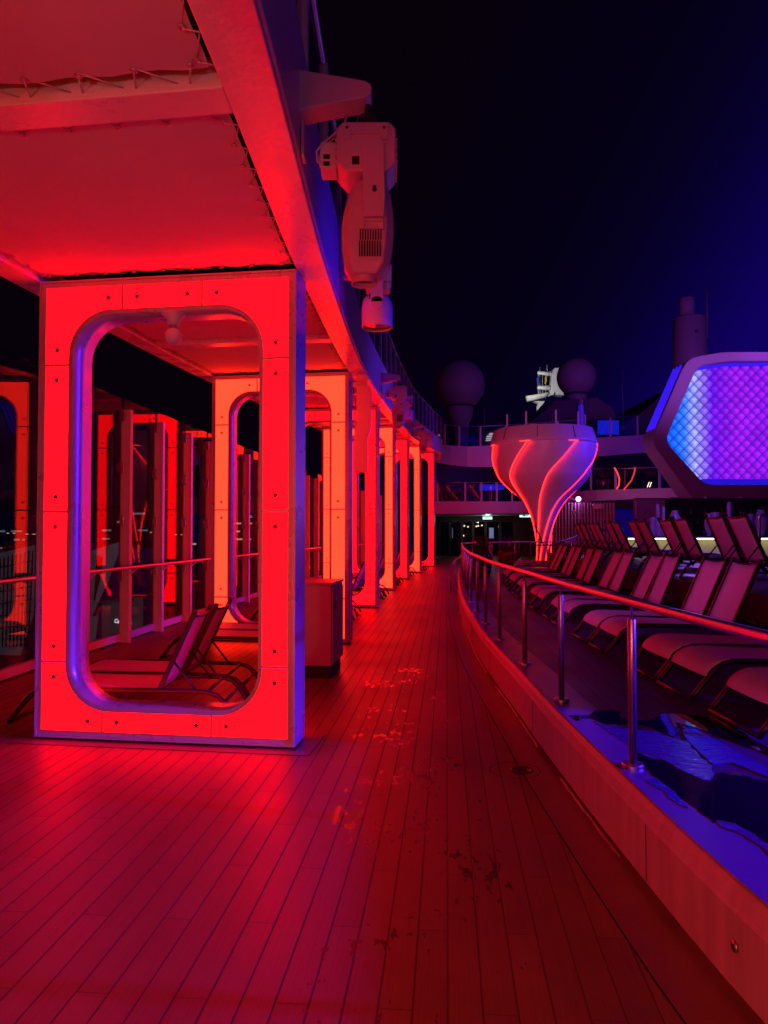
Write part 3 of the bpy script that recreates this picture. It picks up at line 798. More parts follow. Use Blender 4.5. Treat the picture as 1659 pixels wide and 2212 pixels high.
# head: lofted housing
lv = [(764,830,369,.05),(752,844,400,.085),(741,849,440,.105),(735.5,851,478,.108),(736,848,520,.105),(741,840,560,.095),(752,822,581,.08)]
secs = []
for xl, xr, y, hy in lv:
    p0, p1 = q(xl, y), q(xr, y); cx_, hx = (p0.x+p1.x)/2, (p1.x-p0.x)/2
    s = []
    for (ex, ey) in ((-1,-.45),(-.72,-1),(.72,-1),(1,-.45),(1,.45),(.72,1),(-.72,1),(-1,.45)):
        s.append(Vector((cx_+ex*hx, ey*hy, p0.z)))
    secs.append(s)
hd = MB().sweep(secs).build('head', M['fixture'], mh, bevel=.008)
v0, v1 = q(776,548), q(821,489)
b = MB()
for i in range(9):
    xx = v0.x + (v1.x-v0.x)*i/8
    for (za, zb) in ((v0.z, v0.z+(v1.z-v0.z)*.56), (v0.z+(v1.z-v0.z)*.60, v1.z)):
        b.box(xx-.0028+ (za-v0.z)*.05, xx+.0028+(za-v0.z)*.05, -.1115, -.103, za, zb)
b.build('vent_slots', M['black'], hd)
b = MB(); u0, u1 = q(784,492), q(829,469)
b.box(u0.x, u1.x, -.125,-.105, u0.z, u0.z+.008); b.box(u0.x, u1.x, -.125,-.105, u1.z-.01, u1.z)
b.box(u0.x, u0.x+.008, -.125,-.105, u0.z, u1.z); b.box(u1.x-.008, u1.x, -.125,-.105, u0.z, u1.z)
b.build('carry_handle', M['fixture'], hd, bevel=.004)
p0 = q(785,578)
b = MB(); b.lathe([(.064,0),(.066,-.006),(.060,-.012),(.060,-.030),(.062,-.034),(.054,-.034),(.052,-.004)], p0, 28, 0, True, cap=False)
b.build('lens_ring', M['fixture'], hd)
MB().lathe([(.053,-.012),(.035,-.008),(.0001,-.006)], p0, 28).build('lens', M['lens'], hd)

mh.location.y += .135; br.location.y += .06

# wash light, on its own bracket
Y2 = 6.2
org2 = Vector((outer(Y2).x, Y2, HC_(Y2)))
br2 = thing('wall_bracket', 'small square bracket holding the round wash light behind the largest stage light', 'bracket', org2, 0, 'bracket arms on the upper deck side')
q = loc_px(org2, Y2)
e0, e1 = q(722,560), q(755,512)
MB().box(.0, max(e1.x,.13), -.05, .05, e0.z, e1.z).build('wall_box', M['fixture'], br2, bevel=.008)
f0, f1 = q(740,603), q(790,566)
MB().box(max(f0.x,.02), f1.x, -.045, .045, f0.z, f1.z).build('arm', M['fixture'], br2, bevel=.008)
hang2 = at(815, 568, Y2)
wl = thing('wash_light', 'short round white wash light with a red glint in its lens', 'stage light', hang2, 0, 'round wash lights under the upper deck')
q = loc_px(hang2, Y2)
c0, c1 = q(787,620), q(846,568)
b = MB(); b.box(c0.x, c1.x, -.10, .10, c0.z+.06, c1.z); b.box(c0.x+.01, c1.x-.01, -.09, .09, c0.z, c0.z+.055); b.build('base', M['fixture'], wl, bevel=.008)
for s in (-1, 1):
    a0, a1 = q(801,655), q(828,600)
    b = MB(); b.box(a0.x, a1.x, s*.148-.012, s*.148+.012, a0.z, a1.z); b.lathe([((a1.x-a0.x)/2,-.012),((a1.x-a0.x)/2,.012)], ((a0.x+a1.x)/2, s*.148, a0.z), 20, 0, False, 'y')
    b.build('yoke_arm', M['fixture'], wl, bevel=.004)
c = q(814.5, 632); zb = q(814,690).z
R_ = .134
b = MB(); b.lathe([(.06,.0),(.105,-.008),(.124,-.03),(R_,-.10),(R_,-.20),(R_*.985,-.265),(R_*.93,-.272),(R_*.90,-.262)], c, 36, 0, True, cap=False)
hd2 = b.build('head', M['fixture'], wl)
b = MB()
for k in range(36):
    if k % 9 in (3,4,5): continue
    an = 2*PI*k/36; d_ = Vector((math.cos(an), math.sin(an), 0))
    b.obox(c + d_*.119 + Vector((0,0,-.028)), d_, (-d_.y, d_.x, 0), (0,0,1), .008, .0045, .026)
b.build('vent_slots', M['black'], hd2)
MB().lathe([(R_*.90,-.250),(.05,-.244),(.0001,-.243)], c, 36).build('lens', M['lens'], hd2)
wl.location.y += .12
def move_copy(o, ylab, Yn, Yo, label):
    c = copy_tree(o, label); a, b_ = outer(Yo), outer(Yn)
    off = o.location - Vector((a.x, a.y, HC_(Yo)))
    rz = -(math.radians(TH(Yn))-math.radians(TH(Yo)))*1.0
    off = Matrix.Rotation(rz, 3, 'Z') @ off
    c.location = Vector((b_.x, b_.y, HC_(Yn))) + off; c.rotation_euler.z = rz
    return c
for i, Yn in enumerate((12.9, 22.6)):
    wd = ('second', 'third')[i]
    move_copy(br, 0, Yn, Y1, f'tapered bracket arm of the {wd} moving head light from the camera')
    move_copy(mh, 0, Yn, Y1, f'{wd} white moving head stage light from the camera, under its bracket')
    move_copy(br2, 0, Yn+2.8, Y2, f'square bracket of the round wash light behind the {wd} moving head')
    move_copy(wl, 0, Yn+2.8, Y2, f'round wash light just behind the {wd} moving head light')

# column speaker hanging beside the second arch
Y3 = 11.2
o3 = at(784, 833, Y3)
sp = thing('column_speaker', 'slim white column speaker with a kinked front, hanging beside the orange arch', 'speaker', o3)
q = loc_px(o3, Y3)
prof = [(769.5,834),(801,836),(803.5,843),(802.5,920),(801,927),(794.5,945),(794.5,1020),(764,1020),(766,930),(771,914),(771,840)]
pp = [q(x, y) for x, y in prof]
MB().hexa([p + Vector((0,-.10,0)) for p in pp], [p + Vector((.0,.10,0)) for p in pp]).build('cabinet', M['fixture'], sp, bevel=.008)
MB().box(pp[0].x-.05, pp[1].x-.05, -.06, .06, pp[0].z-.02, pp[0].z+.05).build('hanging_bracket', M['fixture'], sp, bevel=.004)
MB().tube([q(762,822)+Vector((0,0,.0)), q(764,850), q(768,868), q(767,890), q(772,905)], .006, 6).build('cable', M['dark'], sp)

# tall cabinet between the first arches
cl = gnd(715,1467); ch = .955
t = thing('cabinet', 'plain tall cabinet with dark plinth standing between the first two arches', 'cabinet', (cl.x, cl.y, 0), -math.radians(7))
MB().box(-.74, 0, 0, .66, .13, ch).build('carcass', M['cabinet'], t, bevel=.006)
MB().box(-.755, .012, -.012, .672, ch+.0005, ch+.028).build('top', M['cabinet'], t, bevel=.006)
MB().box(-.72, -.02, .02, .64, 0, .129).build('plinth', M['black'], t)
MB().box(.0005, .014, .03, .63, .15, ch-.03).build('door', M['cabinet'], t, bevel=.004)
b = MB(); b.box(.0145, .024, .10, .17, ch-.27, ch-.17); b.build('latch', M['dark'], t, bevel=.003)

# ------------------------------------------------------------------ glass windscreen on the sea side
ws = thing('glass_windscreen', 'tall glass windscreen with pale posts and a dark handrail on the sea side', 'windscreen', (0,0,0))
pw = [gnd(*p_, .0).y for p_ in ((74,1446),(196,1418),(280,1388),(350,1364),(408,1343),(456,1327))]
ny = sorted(pw)
yl = []
y = ny[0]
for k in range(9): y -= 1.13; yl.append(y)
yl = sorted(yl) + ny; y = ny[-1]
while y < 33: y += 1.17; yl.append(y)
WP = []
for y in yl:
    d = tang(XW, y); WP.append((Vector((XW(y), y, 0)), Vector((d.x, d.y, 0)), Vector((d.y, -d.x, 0))))
for i, (p, d, n) in enumerate(WP):
    b = MB(); b.obox(p + n*.03 + Vector((0,0,1.59)), n, d, (0,0,1), .07, .016, 1.59); b.obox(p + n*.104 + Vector((0,0,1.59)), n, d, (0,0,1), .006, .042, 1.59)
    po = b.build('post', M['post'], ws, bevel=.003)
    if 4 < p.y < 21:
        for z in (.91, 1.66, 2.38, 3.09): MB().obox(p - d*.03 + Vector((0,0,z)), n, d, (0,0,1), .03, .03, .075).build('clamp', M['steel'], po, bevel=.006)
    if i+1 < len(WP):
        q_, d2, n2 = WP[i+1]
        a_, c_ = p.lerp(q_, .035) - n*.02, p.lerp(q_, .965) - n2*.02
        for z0_, z1_, nm, mt, hw in ((.13, 3.34, 'pane', M['glass'], .006), (.03, .125, 'sill_rail', M['post'], .035)):
            o_ = n*hw
            MB().hexa([a_-o_+Vector((0,0,z0_)), c_-o_+Vector((0,0,z0_)), c_-o_+Vector((0,0,z1_)), a_-o_+Vector((0,0,z1_))],
                      [a_+o_+Vector((0,0,z0_)), c_+o_+Vector((0,0,z0_)), c_+o_+Vector((0,0,z1_)), a_+o_+Vector((0,0,z1_))]).build(nm, mt, ws)
hr = [p + n*.20 + Vector((0,0,1.03)) for p, d, n in WP]
MB().tube(hr, .024, 10).build('handrail', M['steel'], ws)
for p, d, n in WP: 
    MB().bar(p + n*.10 + Vector((0,0,.93)), p + n*.195 + Vector((0,0,1.0)), .05, .022).build('rail_bracket', M['post'], ws, bevel=.004)

# ------------------------------------------------------------------ sun loungers
def build_lounger(label, group):
    o = thing('sun_lounger', label, 'sun lounger', (0,0,0), 0, group)
    HWD = .30
    prof = [(.015,.02),(.06,.075),(.13,.165),(.185,.225),(.23,.258),(.30,.273),(.42,.275),(.8,.268),(1.2,.260),(1.45,.255),(1.56,.248),(1.64,.22),(1.70,.16),(1.745,.09),(1.775,.02)]
    for s in (-1, 1):
        MB().tube([(x, s*HWD, z) for x, z in prof], .0195, 10, sx=1.0).build('side_rail', M['dark'], o)
    MB().tube([(.015,-HWD,.018),(.015,HWD,.018)], .016, 8).build('foot_bar', M['dark'], o)
    MB().tube([(1.56,-HWD,.245),(1.56,HWD,.245)], .014, 8).build('cross_bar', M['dark'], o)
    MB().tube([(1.70,-HWD,.17),(1.70,HWD,.17)], .014, 8).build('cross_bar', M['dark'], o)
    # seat sling with a rolled front edge
    sp_ = [(.115,.175),(.135,.215),(.16,.238),(.20,.264),(.26,.282),(.34,.288),(.5,.284),(.75,.276),(1.0,.272),(1.17,.270)]
    nu = 9; top, bot = [], []
    for (x, z) in sp_:
        for k in range(nu):
            v = -1+2*k/(nu-1); sag = -.016*(1-v*v)*(1 if .3 < x < 1.1 else .4)
            top.append((x, v*(HWD+.006), z+sag+.004)); bot.append((x, v*(HWD+.006), z+sag-.004))
    n = len(sp_); V = top+bot; T = len(top); F = []
    for i in range(n-1):
        for k in range(nu-1):
            a = i*nu+k; F += [(a,a+1,a+nu+1,a+nu),(T+a,T+a+nu,T+a+nu+1,T+a+1)]
    for i in range(n-1): F += [(i*nu,(i+1)*nu,T+(i+1)*nu,T+i*nu),(i*nu+nu-1,T+i*nu+nu-1,T+(i+1)*nu+nu-1,(i+1)*nu+nu-1)]
    for k in range(nu-1): F += [(k,T+k,T+k+1,k+1),((n-1)*nu+k,(n-1)*nu+k+1,T+(n-1)*nu+k+1,T+(n-1)*nu+k)]
    MB().add(V, F, 0, True).build('seat', M['sling'], o)
    # backrest
    an = math.radians(66); dx, dz = math.cos(an), math.sin(an); L_ = .71
    base = Vector((1.17,0,.235)); D = Vector((dx,0,dz)); Nn = Vector((-dz,0,dx))
    nu, nv = 7, 9; top, bot = [], []
    for i in range(nv):
        l = .05+(L_-.10)*i/(nv-1)
        for k in range(nu):
            v = -1+2*k/(nu-1); sag = -.012*(1-v*v)
            e_ = -.018*(1-v*v) if i == nv-1 else 0
            p = base + D*(l+e_) + Nn*(sag) + Vector((0, v*(HWD-.040), 0)); top.append(p + Nn*.006); bot.append(p - Nn*.004)
    V = top+bot; T = len(top); F = []
    for i in range(nv-1):
        for k in range(nu-1):
            a = i*nu+k; F += [(a,a+1,a+nu+1,a+nu),(T+a,T+a+nu,T+a+nu+1,T+a+1)]
        F += [(i*nu,(i+1)*nu,T+(i+1)*nu,T+i*nu),(i*nu+nu-1,T+i*nu+nu-1,T+(i+1)*nu+nu-1,(i+1)*nu+nu-1)]
    for k in range(nu-1): F += [(k,T+k,T+k+1,k+1),((nv-1)*nu+k,(nv-1)*nu+k+1,T+(nv-1)*nu+k+1,T+(nv-1)*nu+k)]
    bk = MB().add(V, F, 0, True).build('backrest', M['sling'], o)
    b = MB()
    for s in (-1, 1): b.bar(base + Vector((0,s*(HWD-.020),0)), base + D*L_ + Vector((0,s*(HWD-.020),0)), .038, .030, up=(0,1,0))
    b.tube([base + D*(L_-.05) + Nn*(-.03*math.sin(PI*k/6)-.004) + Vector((0,(HWD-.03)*(-1+2*k/6),0)) for k in range(7)], .011, 8)
    b.tube([base + D*.02 + Vector((0,-HWD+.03,0)), base + D*.02 + Vector((0,HWD-.03,0))], .012, 8)
    b.build('back_frame', M['dark'], bk, bevel=.004)
    for s in (-1, 1):
        MB().tube([base + D*.27 - Nn*.012 + Vector((0,s*(HWD-.035),0)), Vector((1.47, s*(HWD-.035), .245))], .010, 8).build('support_strut', M['dark'], o)
    return o
G1, G2, G3, G4 = 'front row loungers on the raised deck', 'second row loungers on the upper tier', 'loungers under the canopy', 'loungers massed at the far end of the raised deck'
proto = build_lounger('nearest lounger of the front row, only its foot end in view by the rail', G1)
used = [False]
def place(x, y, z, rz, label, group):
    if not used[0]: o = proto; used[0] = True; o['label'] = label
    else: o = copy_tree(proto, label)
    for ch in o.children:
        if ch.name.startswith('backrest'):
            dl_ = random.uniform(-.035, .03); h_ = Vector((1.17,0,.235)); R_m = Matrix.Rotation(dl_, 3, 'Y')
            ch.rotation_euler = (0, dl_, 0); ch.location = h_ - R_m @ h_
    o['group'] = group; o.location = (x, y, z); o.rotation_euler = (0, 0, rz); return o
pairY = [4.05, 5.62, 7.53, 9.45, 11.35, 13.25, 15.15, 17.05]
for i, yc in enumerate(pairY):
    for s in (-1, 1):
        if i == 0 and s < 0: continue
        y = yc + s*.335 ; d = tang(KX, min(y, 19)); n = Vector((d.y, -d.x))
        rz = math.atan2(n.y, n.x)
        # foot position measured from the kerb line
        x = KX(y) + .965
        lab = ('grey sling lounger nearest the camera by the rail, only its foot end in view' if i == 0 else
               f'{"nearer" if s < 0 else "farther"} lounger of the {ORD[i-1]} full pair in the front row behind the rail')
        place(x, y, HK+.004, rz + random.uniform(-.015,.015), lab, G1)
rowB = [9.33, 11.3, 13.25, 15.2, 17.15, 19.1]
for i, yc in enumerate(rowB):
    for s in (-1, 1):
        y = yc + s*.335; d = tang(KX, min(y, 19)); n = Vector((d.y, -d.x)); rz = math.atan2(n.y, n.x)
        x = KX(min(y, 20)) + 3.42 + 1.19
        place(x, y, TIER+.005, rz + PI + random.uniform(-.015,.015), f'{"nearer" if s < 0 else "farther"} lounger of the {ORD[i]} pair on the upper tier, back turned to the walkway', G2)
for k in range(5):
    place(3.28+.13*k, 19.6+.70*k, HK+.004, -.20, f'{ORD[k]} lounger from the front of the tight row by the white tower', G4)
# under the canopy
for k, (x, y, rz, lab) in enumerate((
    (-2.95, 6.13, .01, 'nearer lounger of the pair right behind the nearest red arch'),
    (-2.93, 6.81, -.01, 'farther lounger of the pair right behind the nearest red arch'),
    (-2.62, 9.05, -.06, 'nearer lounger of the pair before the orange second arch'),
    (-2.60, 9.72, -.06, 'farther lounger of the pair before the orange second arch'),
    (-2.25, 12.9, -.07, 'nearer lounger of the pair between the second and third arch'),
    (-2.22, 13.6, -.07, 'farther lounger of the pair between the second and third arch'))):
    place(x, y, 0, rz, lab, G3)
for bi, (y0_, nm) in enumerate(((16.0, 'third and fourth'), (20.4, 'fourth and fifth'), (24.6, 'fifth and sixth'), (28.6, 'sixth and seventh'))):
    for k in range(3):
        y = y0_ + k*.72; a = across(y); p = rt(y) + a*(1.82)
        place(p.x, p.y, 0, -math.radians(TH(y)), f'{ORD[k]} of three loungers under the canopy between the {nm} arch', G3)

# ------------------------------------------------------------------ steel guard rail on the kerb
gr = thing('guard_rail', 'curved brushed steel guard rail on the timber kerb of the raised deck', 'guard rail', (0,0,0))
off = .125; RZ = HK + .80
inner_line = [p + n*off for p, n in zip(kerb_line, kn)]
MB().tube([p + Vector((0,0,RZ)) for p in inner_line], .0215, 14).build('handrail', M['steel'], gr)
dl = [0]
for i in range(1, len(inner_line)): dl.append(dl[-1] + (inner_line[i]-inner_line[i-1]).length)
def on_line(d):
    for i in range(len(dl)-1):
        if d <= dl[i+1]:
            t_ = (d-dl[i])/(dl[i+1]-dl[i]); return inner_line[i].lerp(inner_line[i+1], t_)
    return inner_line[-1]
def d_of_y(y):
    for i in range(len(inner_line)-1):
        if inner_line[i].y <= y <= inner_line[i+1].y:
            return dl[i] + (dl[i+1]-dl[i])*(y-inner_line[i].y)/(inner_line[i+1].y-inner_line[i].y)
py = [gnd(*p_, HK).y for p_ in ((1360,1658),(1207,1515),(1122,1436),(1074,1383),(1042,1348),(1021.6,1322),(1009,1302),(1001,1287),(995.6,1275))]
ds = [d_of_y(y) for y in py]
ds = [ds[0]-1.38*k for k in (3,2,1)] + ds
while ds[-1] < dl[-1]-.6: ds.append(ds[-1]+1.32)
for d in ds:
    p = on_line(d)
    MB().lathe([(.021,HK+.02),(.021,HK+.715),(.019,HK+.72),(.0065,HK+.721),(.0065,RZ-.015)], p, 16, 0, True).build('post', M['steel'], gr)
    MB().lathe([(.052,HK+.0),(.052,HK+.016),(.048,HK+.022),(.023,HK+.0225)], p, 24, 0, False).build('flange', M['steel'], gr)
# stair handrails
def handrail(name, lab, pts, r, feet):
    o = thing(name, lab, 'handrail', pts[0].copy() if False else (0,0,0))
    MB().tube(pts, r, 10).build('rail', M['steel'], o)
    for (p, z) in feet:
        MB().tube([Vector((p.x,p.y,z)), p], r*.8, 8).build('post', M['steel'], o)
        MB().lathe([(.04,0),(.04,.012)], (p.x,p.y,z), 14).build('flange', M['steel'], o)
    return o
a_, b_ = gnd(973.5,1278), gnd(984,1266)
p0, p1 = at(973.5,1222,a_.y), at(984,1210,b_.y); p2 = at(995,1201, b_.y+1.2)
handrail('stair_handrail', 'low steel handrail of the steps up from the walkway to the raised deck', [p0+Vector((0,0,-.06)), p0+Vector((.02,.03,0)), p1, p2, p2+Vector((.10,.3,.05))], .02, [(p0+Vector((0,0,-.05)), 0), (p1, 0)])
Yh = 21
a_, b_, c_ = at(1187,1184,Yh), at(1192,1176,Yh), at(1286,1144,Yh+1)
handrail('stair_handrail', 'sloping steel handrail pair of the steps up to the upper tier', [at(1186,1205,Yh), a_, b_, c_, c_+Vector((.4,0,0))], .022, [(at(1234,1162,Yh+.45), TIER)])
a_, b_, c_ = at(1196,1188,Yh+1), at(1201,1180,Yh+1), at(1292,1146,Yh+2)
handrail('stair_handrail', 'inner sloping steel handrail beside the slatted wall', [at(1195,1208,Yh+1), a_, b_, c_, c_+Vector((.4,0,0))], .022, [(at(1240,1166,Yh+1.45), TIER)])
Yh = 30
for (xa, xb) in ((1099,1121),(1113,1146)):
    p = [at(xa,1172+4,Yh), at(xa,1172,Yh), at(xa+2,1170,Yh), at(xb-3,1170,Yh), at(xb,1172,Yh), at(xb,1206,Yh)]
    handrail('hoop_rail', f'steel hoop rail in front of the far doors, {"left" if xa == 1099 else "right"} one', [at(xa,1206,Yh)]+p, .025, [])
p = [at(1063,1215,20.5), at(1063,1180,20.5), at(1061,1174,20.5), at(1040,1171,20.5), at(1020,1172,22)]
handrail('hoop_rail', 'steel hoop rail right behind the first planter', p, .024, [])

# ------------------------------------------------------------------ planters
def planter(lab, p, r, h, bh, seed):
    rnd = random.Random(seed)
    o = thing('planter', lab, 'planter', p, 0, 'dark planters near the doors')
    MB().lathe([(r*.72,0),(r*.80,.02),(r*.97,h*.55),(r,h*.85),(r*.97,h),(r*.88,h),(r*.86,h-.06),(.0001,h-.06)], n=32).build('pot', M['pot'], o)
    b = MB()
    for k in range(90):
        a = rnd.uniform(0, 2*PI); L_ = bh*rnd.uniform(.6,1.05); lean = rnd.uniform(.05,.75); w_ = rnd.uniform(.012,.022)
        d_ = Vector((math.cos(a), math.sin(a), 0)); s_ = Vector((-d_.y, d_.x, 0)); r0 = rnd.uniform(0, r*.6)
        P = []
        for i in range(6):
            t_ = i/5; ang = lean*(.4+t_*1.5); P.append(d_*(r0 + L_*t_*math.sin(ang)*.8) + Vector((0,0,h-.06+L_*t_*math.cos(min(ang,1.9))*1.0)))
        ww = [w_*.8, w_, w_, w_*.8, w_*.5, .001]
        b.add([p_ + s_*w2 for p_, w2 in zip(P, ww)] + [p_ - s_*w2 for p_, w2 in zip(P, ww)], [(i,i+1,7+i,6+i) for i in range(5)], 0, False)
    b.build('plant', M['leaf'], o)
p = gnd(1038,1247,HK)
planter('dark round planter with spiky grass leaves just behind the guard rail', p, .30, .62, .62, 3)
planter('dark planter with spiky leaves farther back, before the far doors', Vector((5.0,30,0)), .42, .75, .8, 4)
# ------------------------------------------------------------------ white swirl tower
TY = 27.0
tc_ = at(1174, 1100, TY); SC = TY/FPX
tw = thing('swirl_tower', 'white tulip shaped tower wrapped in red glowing spiral strips', 'tower', (tc_.x, TY, 0))
prof = spline([(935,103),(960,112),(980,110.5),(1001,107),(1020,100),(1032,95),(1051,79),(1070,58),(1085,44),(1111,29),(1145,18.5),(1193,14.5),(1215,15)])
phC = spline([(948,30),(956,27),(975,19),(1000,8),(1030,-6),(1063,-15),(1082,-22),(1121,-36),(1145,-50),(1193,-88),(1215,-100)])
zof = lambda y: at(1174, y, TY).z
NP = 7; STEP = 360.0/NP
NA = 210
rows = []
ysv = frange(958, 1232, 60)
def rad(y, ph):
    u = ((ph - phC(min(y,1215))) % STEP)/STEP
    k = .055*(1-max(0,(y-1120))/140) if y > 1120 else .055
    return prof(min(y,1215))*SC*(1 - k*(1-u)*min(1, (1-u)*1.0+.0))
b = MB(); V = []
for y in ysv:
    base_ph = phC(min(y,1215))
    for kpan in range(NP):
        for j in range(30):
            u = j/29.0
            ph = base_ph + STEP*(kpan + u)
            r = prof(min(y,1215))*SC*(.94 + .06*math.sin(u*PI/2)) + (.012 if y < 1100 else .004)
            a = math.radians(ph); V.append((r*math.sin(a), -r*math.cos(a), zof(y)))
per = NP*30; F = []
for i in range(len(ysv)-1):
    for k in range(per): F.append((i*per+k, i*per+(k+1) % per, (i+1)*per+(k+1) % per, (i+1)*per+k))
b.add(V, F, 0, True); b.build('body', M['fascia'], tw)
b = MB()
for s0, s1 in ((-180, 180),):
    b.lathe([(104*SC, zof(930)),(106*SC,zof(933)),(113.5*SC,zof(956)),(115*SC,zof(960)),(114*SC,zof(963)),(108*SC,zof(964))], (0,0,0), 64, 0, True, cap=False)
b.lathe([(104*SC, zof(930)),(98*SC,zof(931)),(.001,zof(931))], (0,0,0), 64, 0, False, cap=False)
rim = b.build('rim', M['fascia'], tw)
b = MB()
for ph in (-57,-18,22,64,100,-100):
    a = math.radians(ph); d_ = Vector((math.sin(a), -math.cos(a), 0))
    b.bar(d_*106.4*SC + Vector((0,0,zof(933))), d_*114.4*SC + Vector((0,0,zof(957))), .02, .012)
b.build('seam', M['dark'], rim)
for kpan in range(NP):
    P = []; hook = math.radians(phC(958)+STEP*kpan)
    for j in range(6):
        a = hook - math.radians(11*(1-j/5.0)); r = 112.5*SC + .01
        P.append(Vector((r*math.sin(a), -r*math.cos(a), zof(964-1.2*j*.0))))
    for y in frange(966, 1218, 44):
        a = math.radians(phC(min(y,1215))+STEP*kpan + .2); r = prof(min(y,1215))*SC + .012
        P.append(Vector((r*math.sin(a), -r*math.cos(a), zof(y))))
    MB().tube(P, [.0125]*len(P), 6).build('led_strip', M['redled'], tw)
b = MB(); n_ = 40; g0 = []
for k in range(n_+1):
    a = math.radians(-110+220*k/n_); g0.append((math.sin(a)*88*SC, -math.cos(a)*88*SC))
b.strip([(x,y,zof(930)) for x,y in g0], [(x,y,zof(872)) for x,y in g0]); b.build('glass_screen', M['railglass'], tw)
for ph in (-70,-35,5,42,72):
    a = math.radians(ph); d_ = Vector((math.sin(a), -math.cos(a), 0))*88*SC
    MB().box(d_.x-.03, d_.x+.03, d_.y-.03, d_.y+.03, zof(931), zof(900)).build('screen_post', M['post'], tw)

for k in range(3):
    o = thing('blue_lit_post', f'slim blue lit post above the tower rim, drawn glowing, {("left one", "middle one, tallest", "right one")[k]} of three', 'light column', at(1251.5+4.4*k, 930, TY+1.2), 0, 'blue columns above the tower rim')
    h_ = (at(0, 873+3*(k != 1), TY+1.2)-at(0, 930, TY+1.2)).z
    MB().lathe([(.026,0),(.026,h_)], n=10).build('tube', M['bluetube'], o); MB().lathe([(.05,-.02),(.05,.03)], n=10).build('foot', M['dark'], o)  # blue light on these posts is put in as emission
# ------------------------------------------------------------------ hexagonal light wall
HY = 30.0
hx = thing('hexagon_light_wall', 'huge hexagon of quilted panels glowing blue, white and purple in a pale frame', 'light wall', (at(1720,930,HY).x, HY, 0))
def H(px, py, dy=0.0): p = at(px, py, HY); return Vector((p.x, HY+dy, p.z))
mx = 1740
def mirror(lst): return lst + [(2*mx-x, y) for x, y in reversed(lst)]
def smooth_poly(P, r=.30, n=5):
    out = []
    for i in range(len(P)):
        a, b_, c = Vector(P[i-1]), Vector(P[i]), Vector(P[(i+1) % len(P)])
        u, v = (a-b_), (c-b_); ra = min(r*40, u.length*.4, v.length*.4); u.normalize(); v.normalize()
        p0, p1 = b_+u*ra, b_+v*ra
        for k in range(n):
            t_ = k/(n-1); out.append(tuple((p0*(1-t_)+b_*t_)*(1-t_)+(b_*(1-t_)+p1*t_)*t_))
    return out
outP = smooth_poly(mirror([(1500,1084),(1406,953),(1484,774),(1560,760)]), .6)
inP = smooth_poly(mirror([(1523,1047),(1437,952),(1507,790),(1575,780)]), .5)
n = len(outP)
b = MB()
V = [H(x,y) for x,y in outP]+[H(x,y) for x,y in inP]+[H(x,y,1.3) for x,y in outP]+[H(x,y,.7) for x,y in inP]
b.add(V, [])
for i in range(n):
    j = (i+1) % n
    for f in ((i,j,n+j,n+i),(n+i,n+j,3*n+j,3*n+i),(i,2*n+i,2*n+j,j),(2*n+i,3*n+i,3*n+j,2*n+j)):
        b.f.append(list(f)); b.m.append(0); b.s.append(False)
b.build('frame', M['radome'], hx, world=True, bevel=.03)
# blue strips on the outer left flank and along the inner top
for k in range(3):
    i_ = [Vector((H(x,y).x, HY+.25+.35*k, H(x,y).z)) for x, y in ((1417.5,926),(1440,874),(1478,787))]
    MB().tube([p+Vector((-.03,0,.02)) for p in i_], .045, 6).build('side_led', M['bluetube'], hx, world=True)
for k in range(3):
    i_ = [H(x, y+1.5, .12+.18*k)+Vector((0,0,-.03)) for x, y in ((1513,790),(1575,782),(1740,779),(1905,782))]
    MB().tube(i_, .035, 6).build('inner_led', M['bluetube'], hx, world=True)
# quilted lit panel
m, nt, out = mat('quilted_light'); L = nt.links.new
em = N(nt, 'ShaderNodeEmission'); L(em.outputs[0], out.inputs[0])
tcn = N(nt, 'ShaderNodeTexCoord'); sp_ = N(nt, 'ShaderNodeSeparateXYZ'); L(tcn.outputs['Object'], sp_.inputs[0])
X0_ = H(1430,900).x - hx.location.x; X1_ = H(1660,900).x - hx.location.x
mr = N(nt, 'ShaderNodeMapRange'); mr.inputs['From Min'].default_value = X0_; mr.inputs['From Max'].default_value = X1_
L(sp_.outputs[0], mr.inputs['Value'])
ramp = N(nt, 'ShaderNodeValToRGB'); L(mr.outputs[0], ramp.inputs[0])
el_ = ramp.color_ramp.elements
el_[0].position = 0; el_[0].color = (.006,.065,.9,1); el_[1].position = 1; el_[1].color = (.24,.008,.70,1)
for p_, c_ in ((.16,(.008,.12,1.0,1)),(.26,(.03,.18,1.0,1)),(.35,(.28,.30,.80,1)),(.43,(.22,.13,.72,1)),(.52,(.14,.008,.72,1)),(.75,(.26,.009,.66,1))):
    k = el_.new(p_); k.color = c_
DXT, DZT = 23.0*HY/FPX, 24.0*HY/FPX
def mth(op, a, b_=None):
    n_ = N(nt, 'ShaderNodeMath', operation=op)
    for k, x in enumerate((a, b_)):
        if x is None: continue
        if isinstance(x, (int, float)): n_.inputs[k].default_value = x
        else: L(x, n_.inputs[k])
    return n_.outputs[0]
xs = mth('DIVIDE', sp_.outputs[0], DXT); zs_ = mth('DIVIDE', sp_.outputs[2], DZT)
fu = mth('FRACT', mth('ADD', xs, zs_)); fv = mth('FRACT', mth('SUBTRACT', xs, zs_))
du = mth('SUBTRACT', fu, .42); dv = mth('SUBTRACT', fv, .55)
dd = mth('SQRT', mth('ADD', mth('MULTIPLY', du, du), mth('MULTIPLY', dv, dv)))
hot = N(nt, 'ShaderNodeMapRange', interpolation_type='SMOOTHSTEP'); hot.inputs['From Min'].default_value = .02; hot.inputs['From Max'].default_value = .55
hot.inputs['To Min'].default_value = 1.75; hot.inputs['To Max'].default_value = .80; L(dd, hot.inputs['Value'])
side = mth('ADD', .78, mth('MULTIPLY', mth('GREATER_THAN', mth('SUBTRACT', fu, fv), 0), .30))
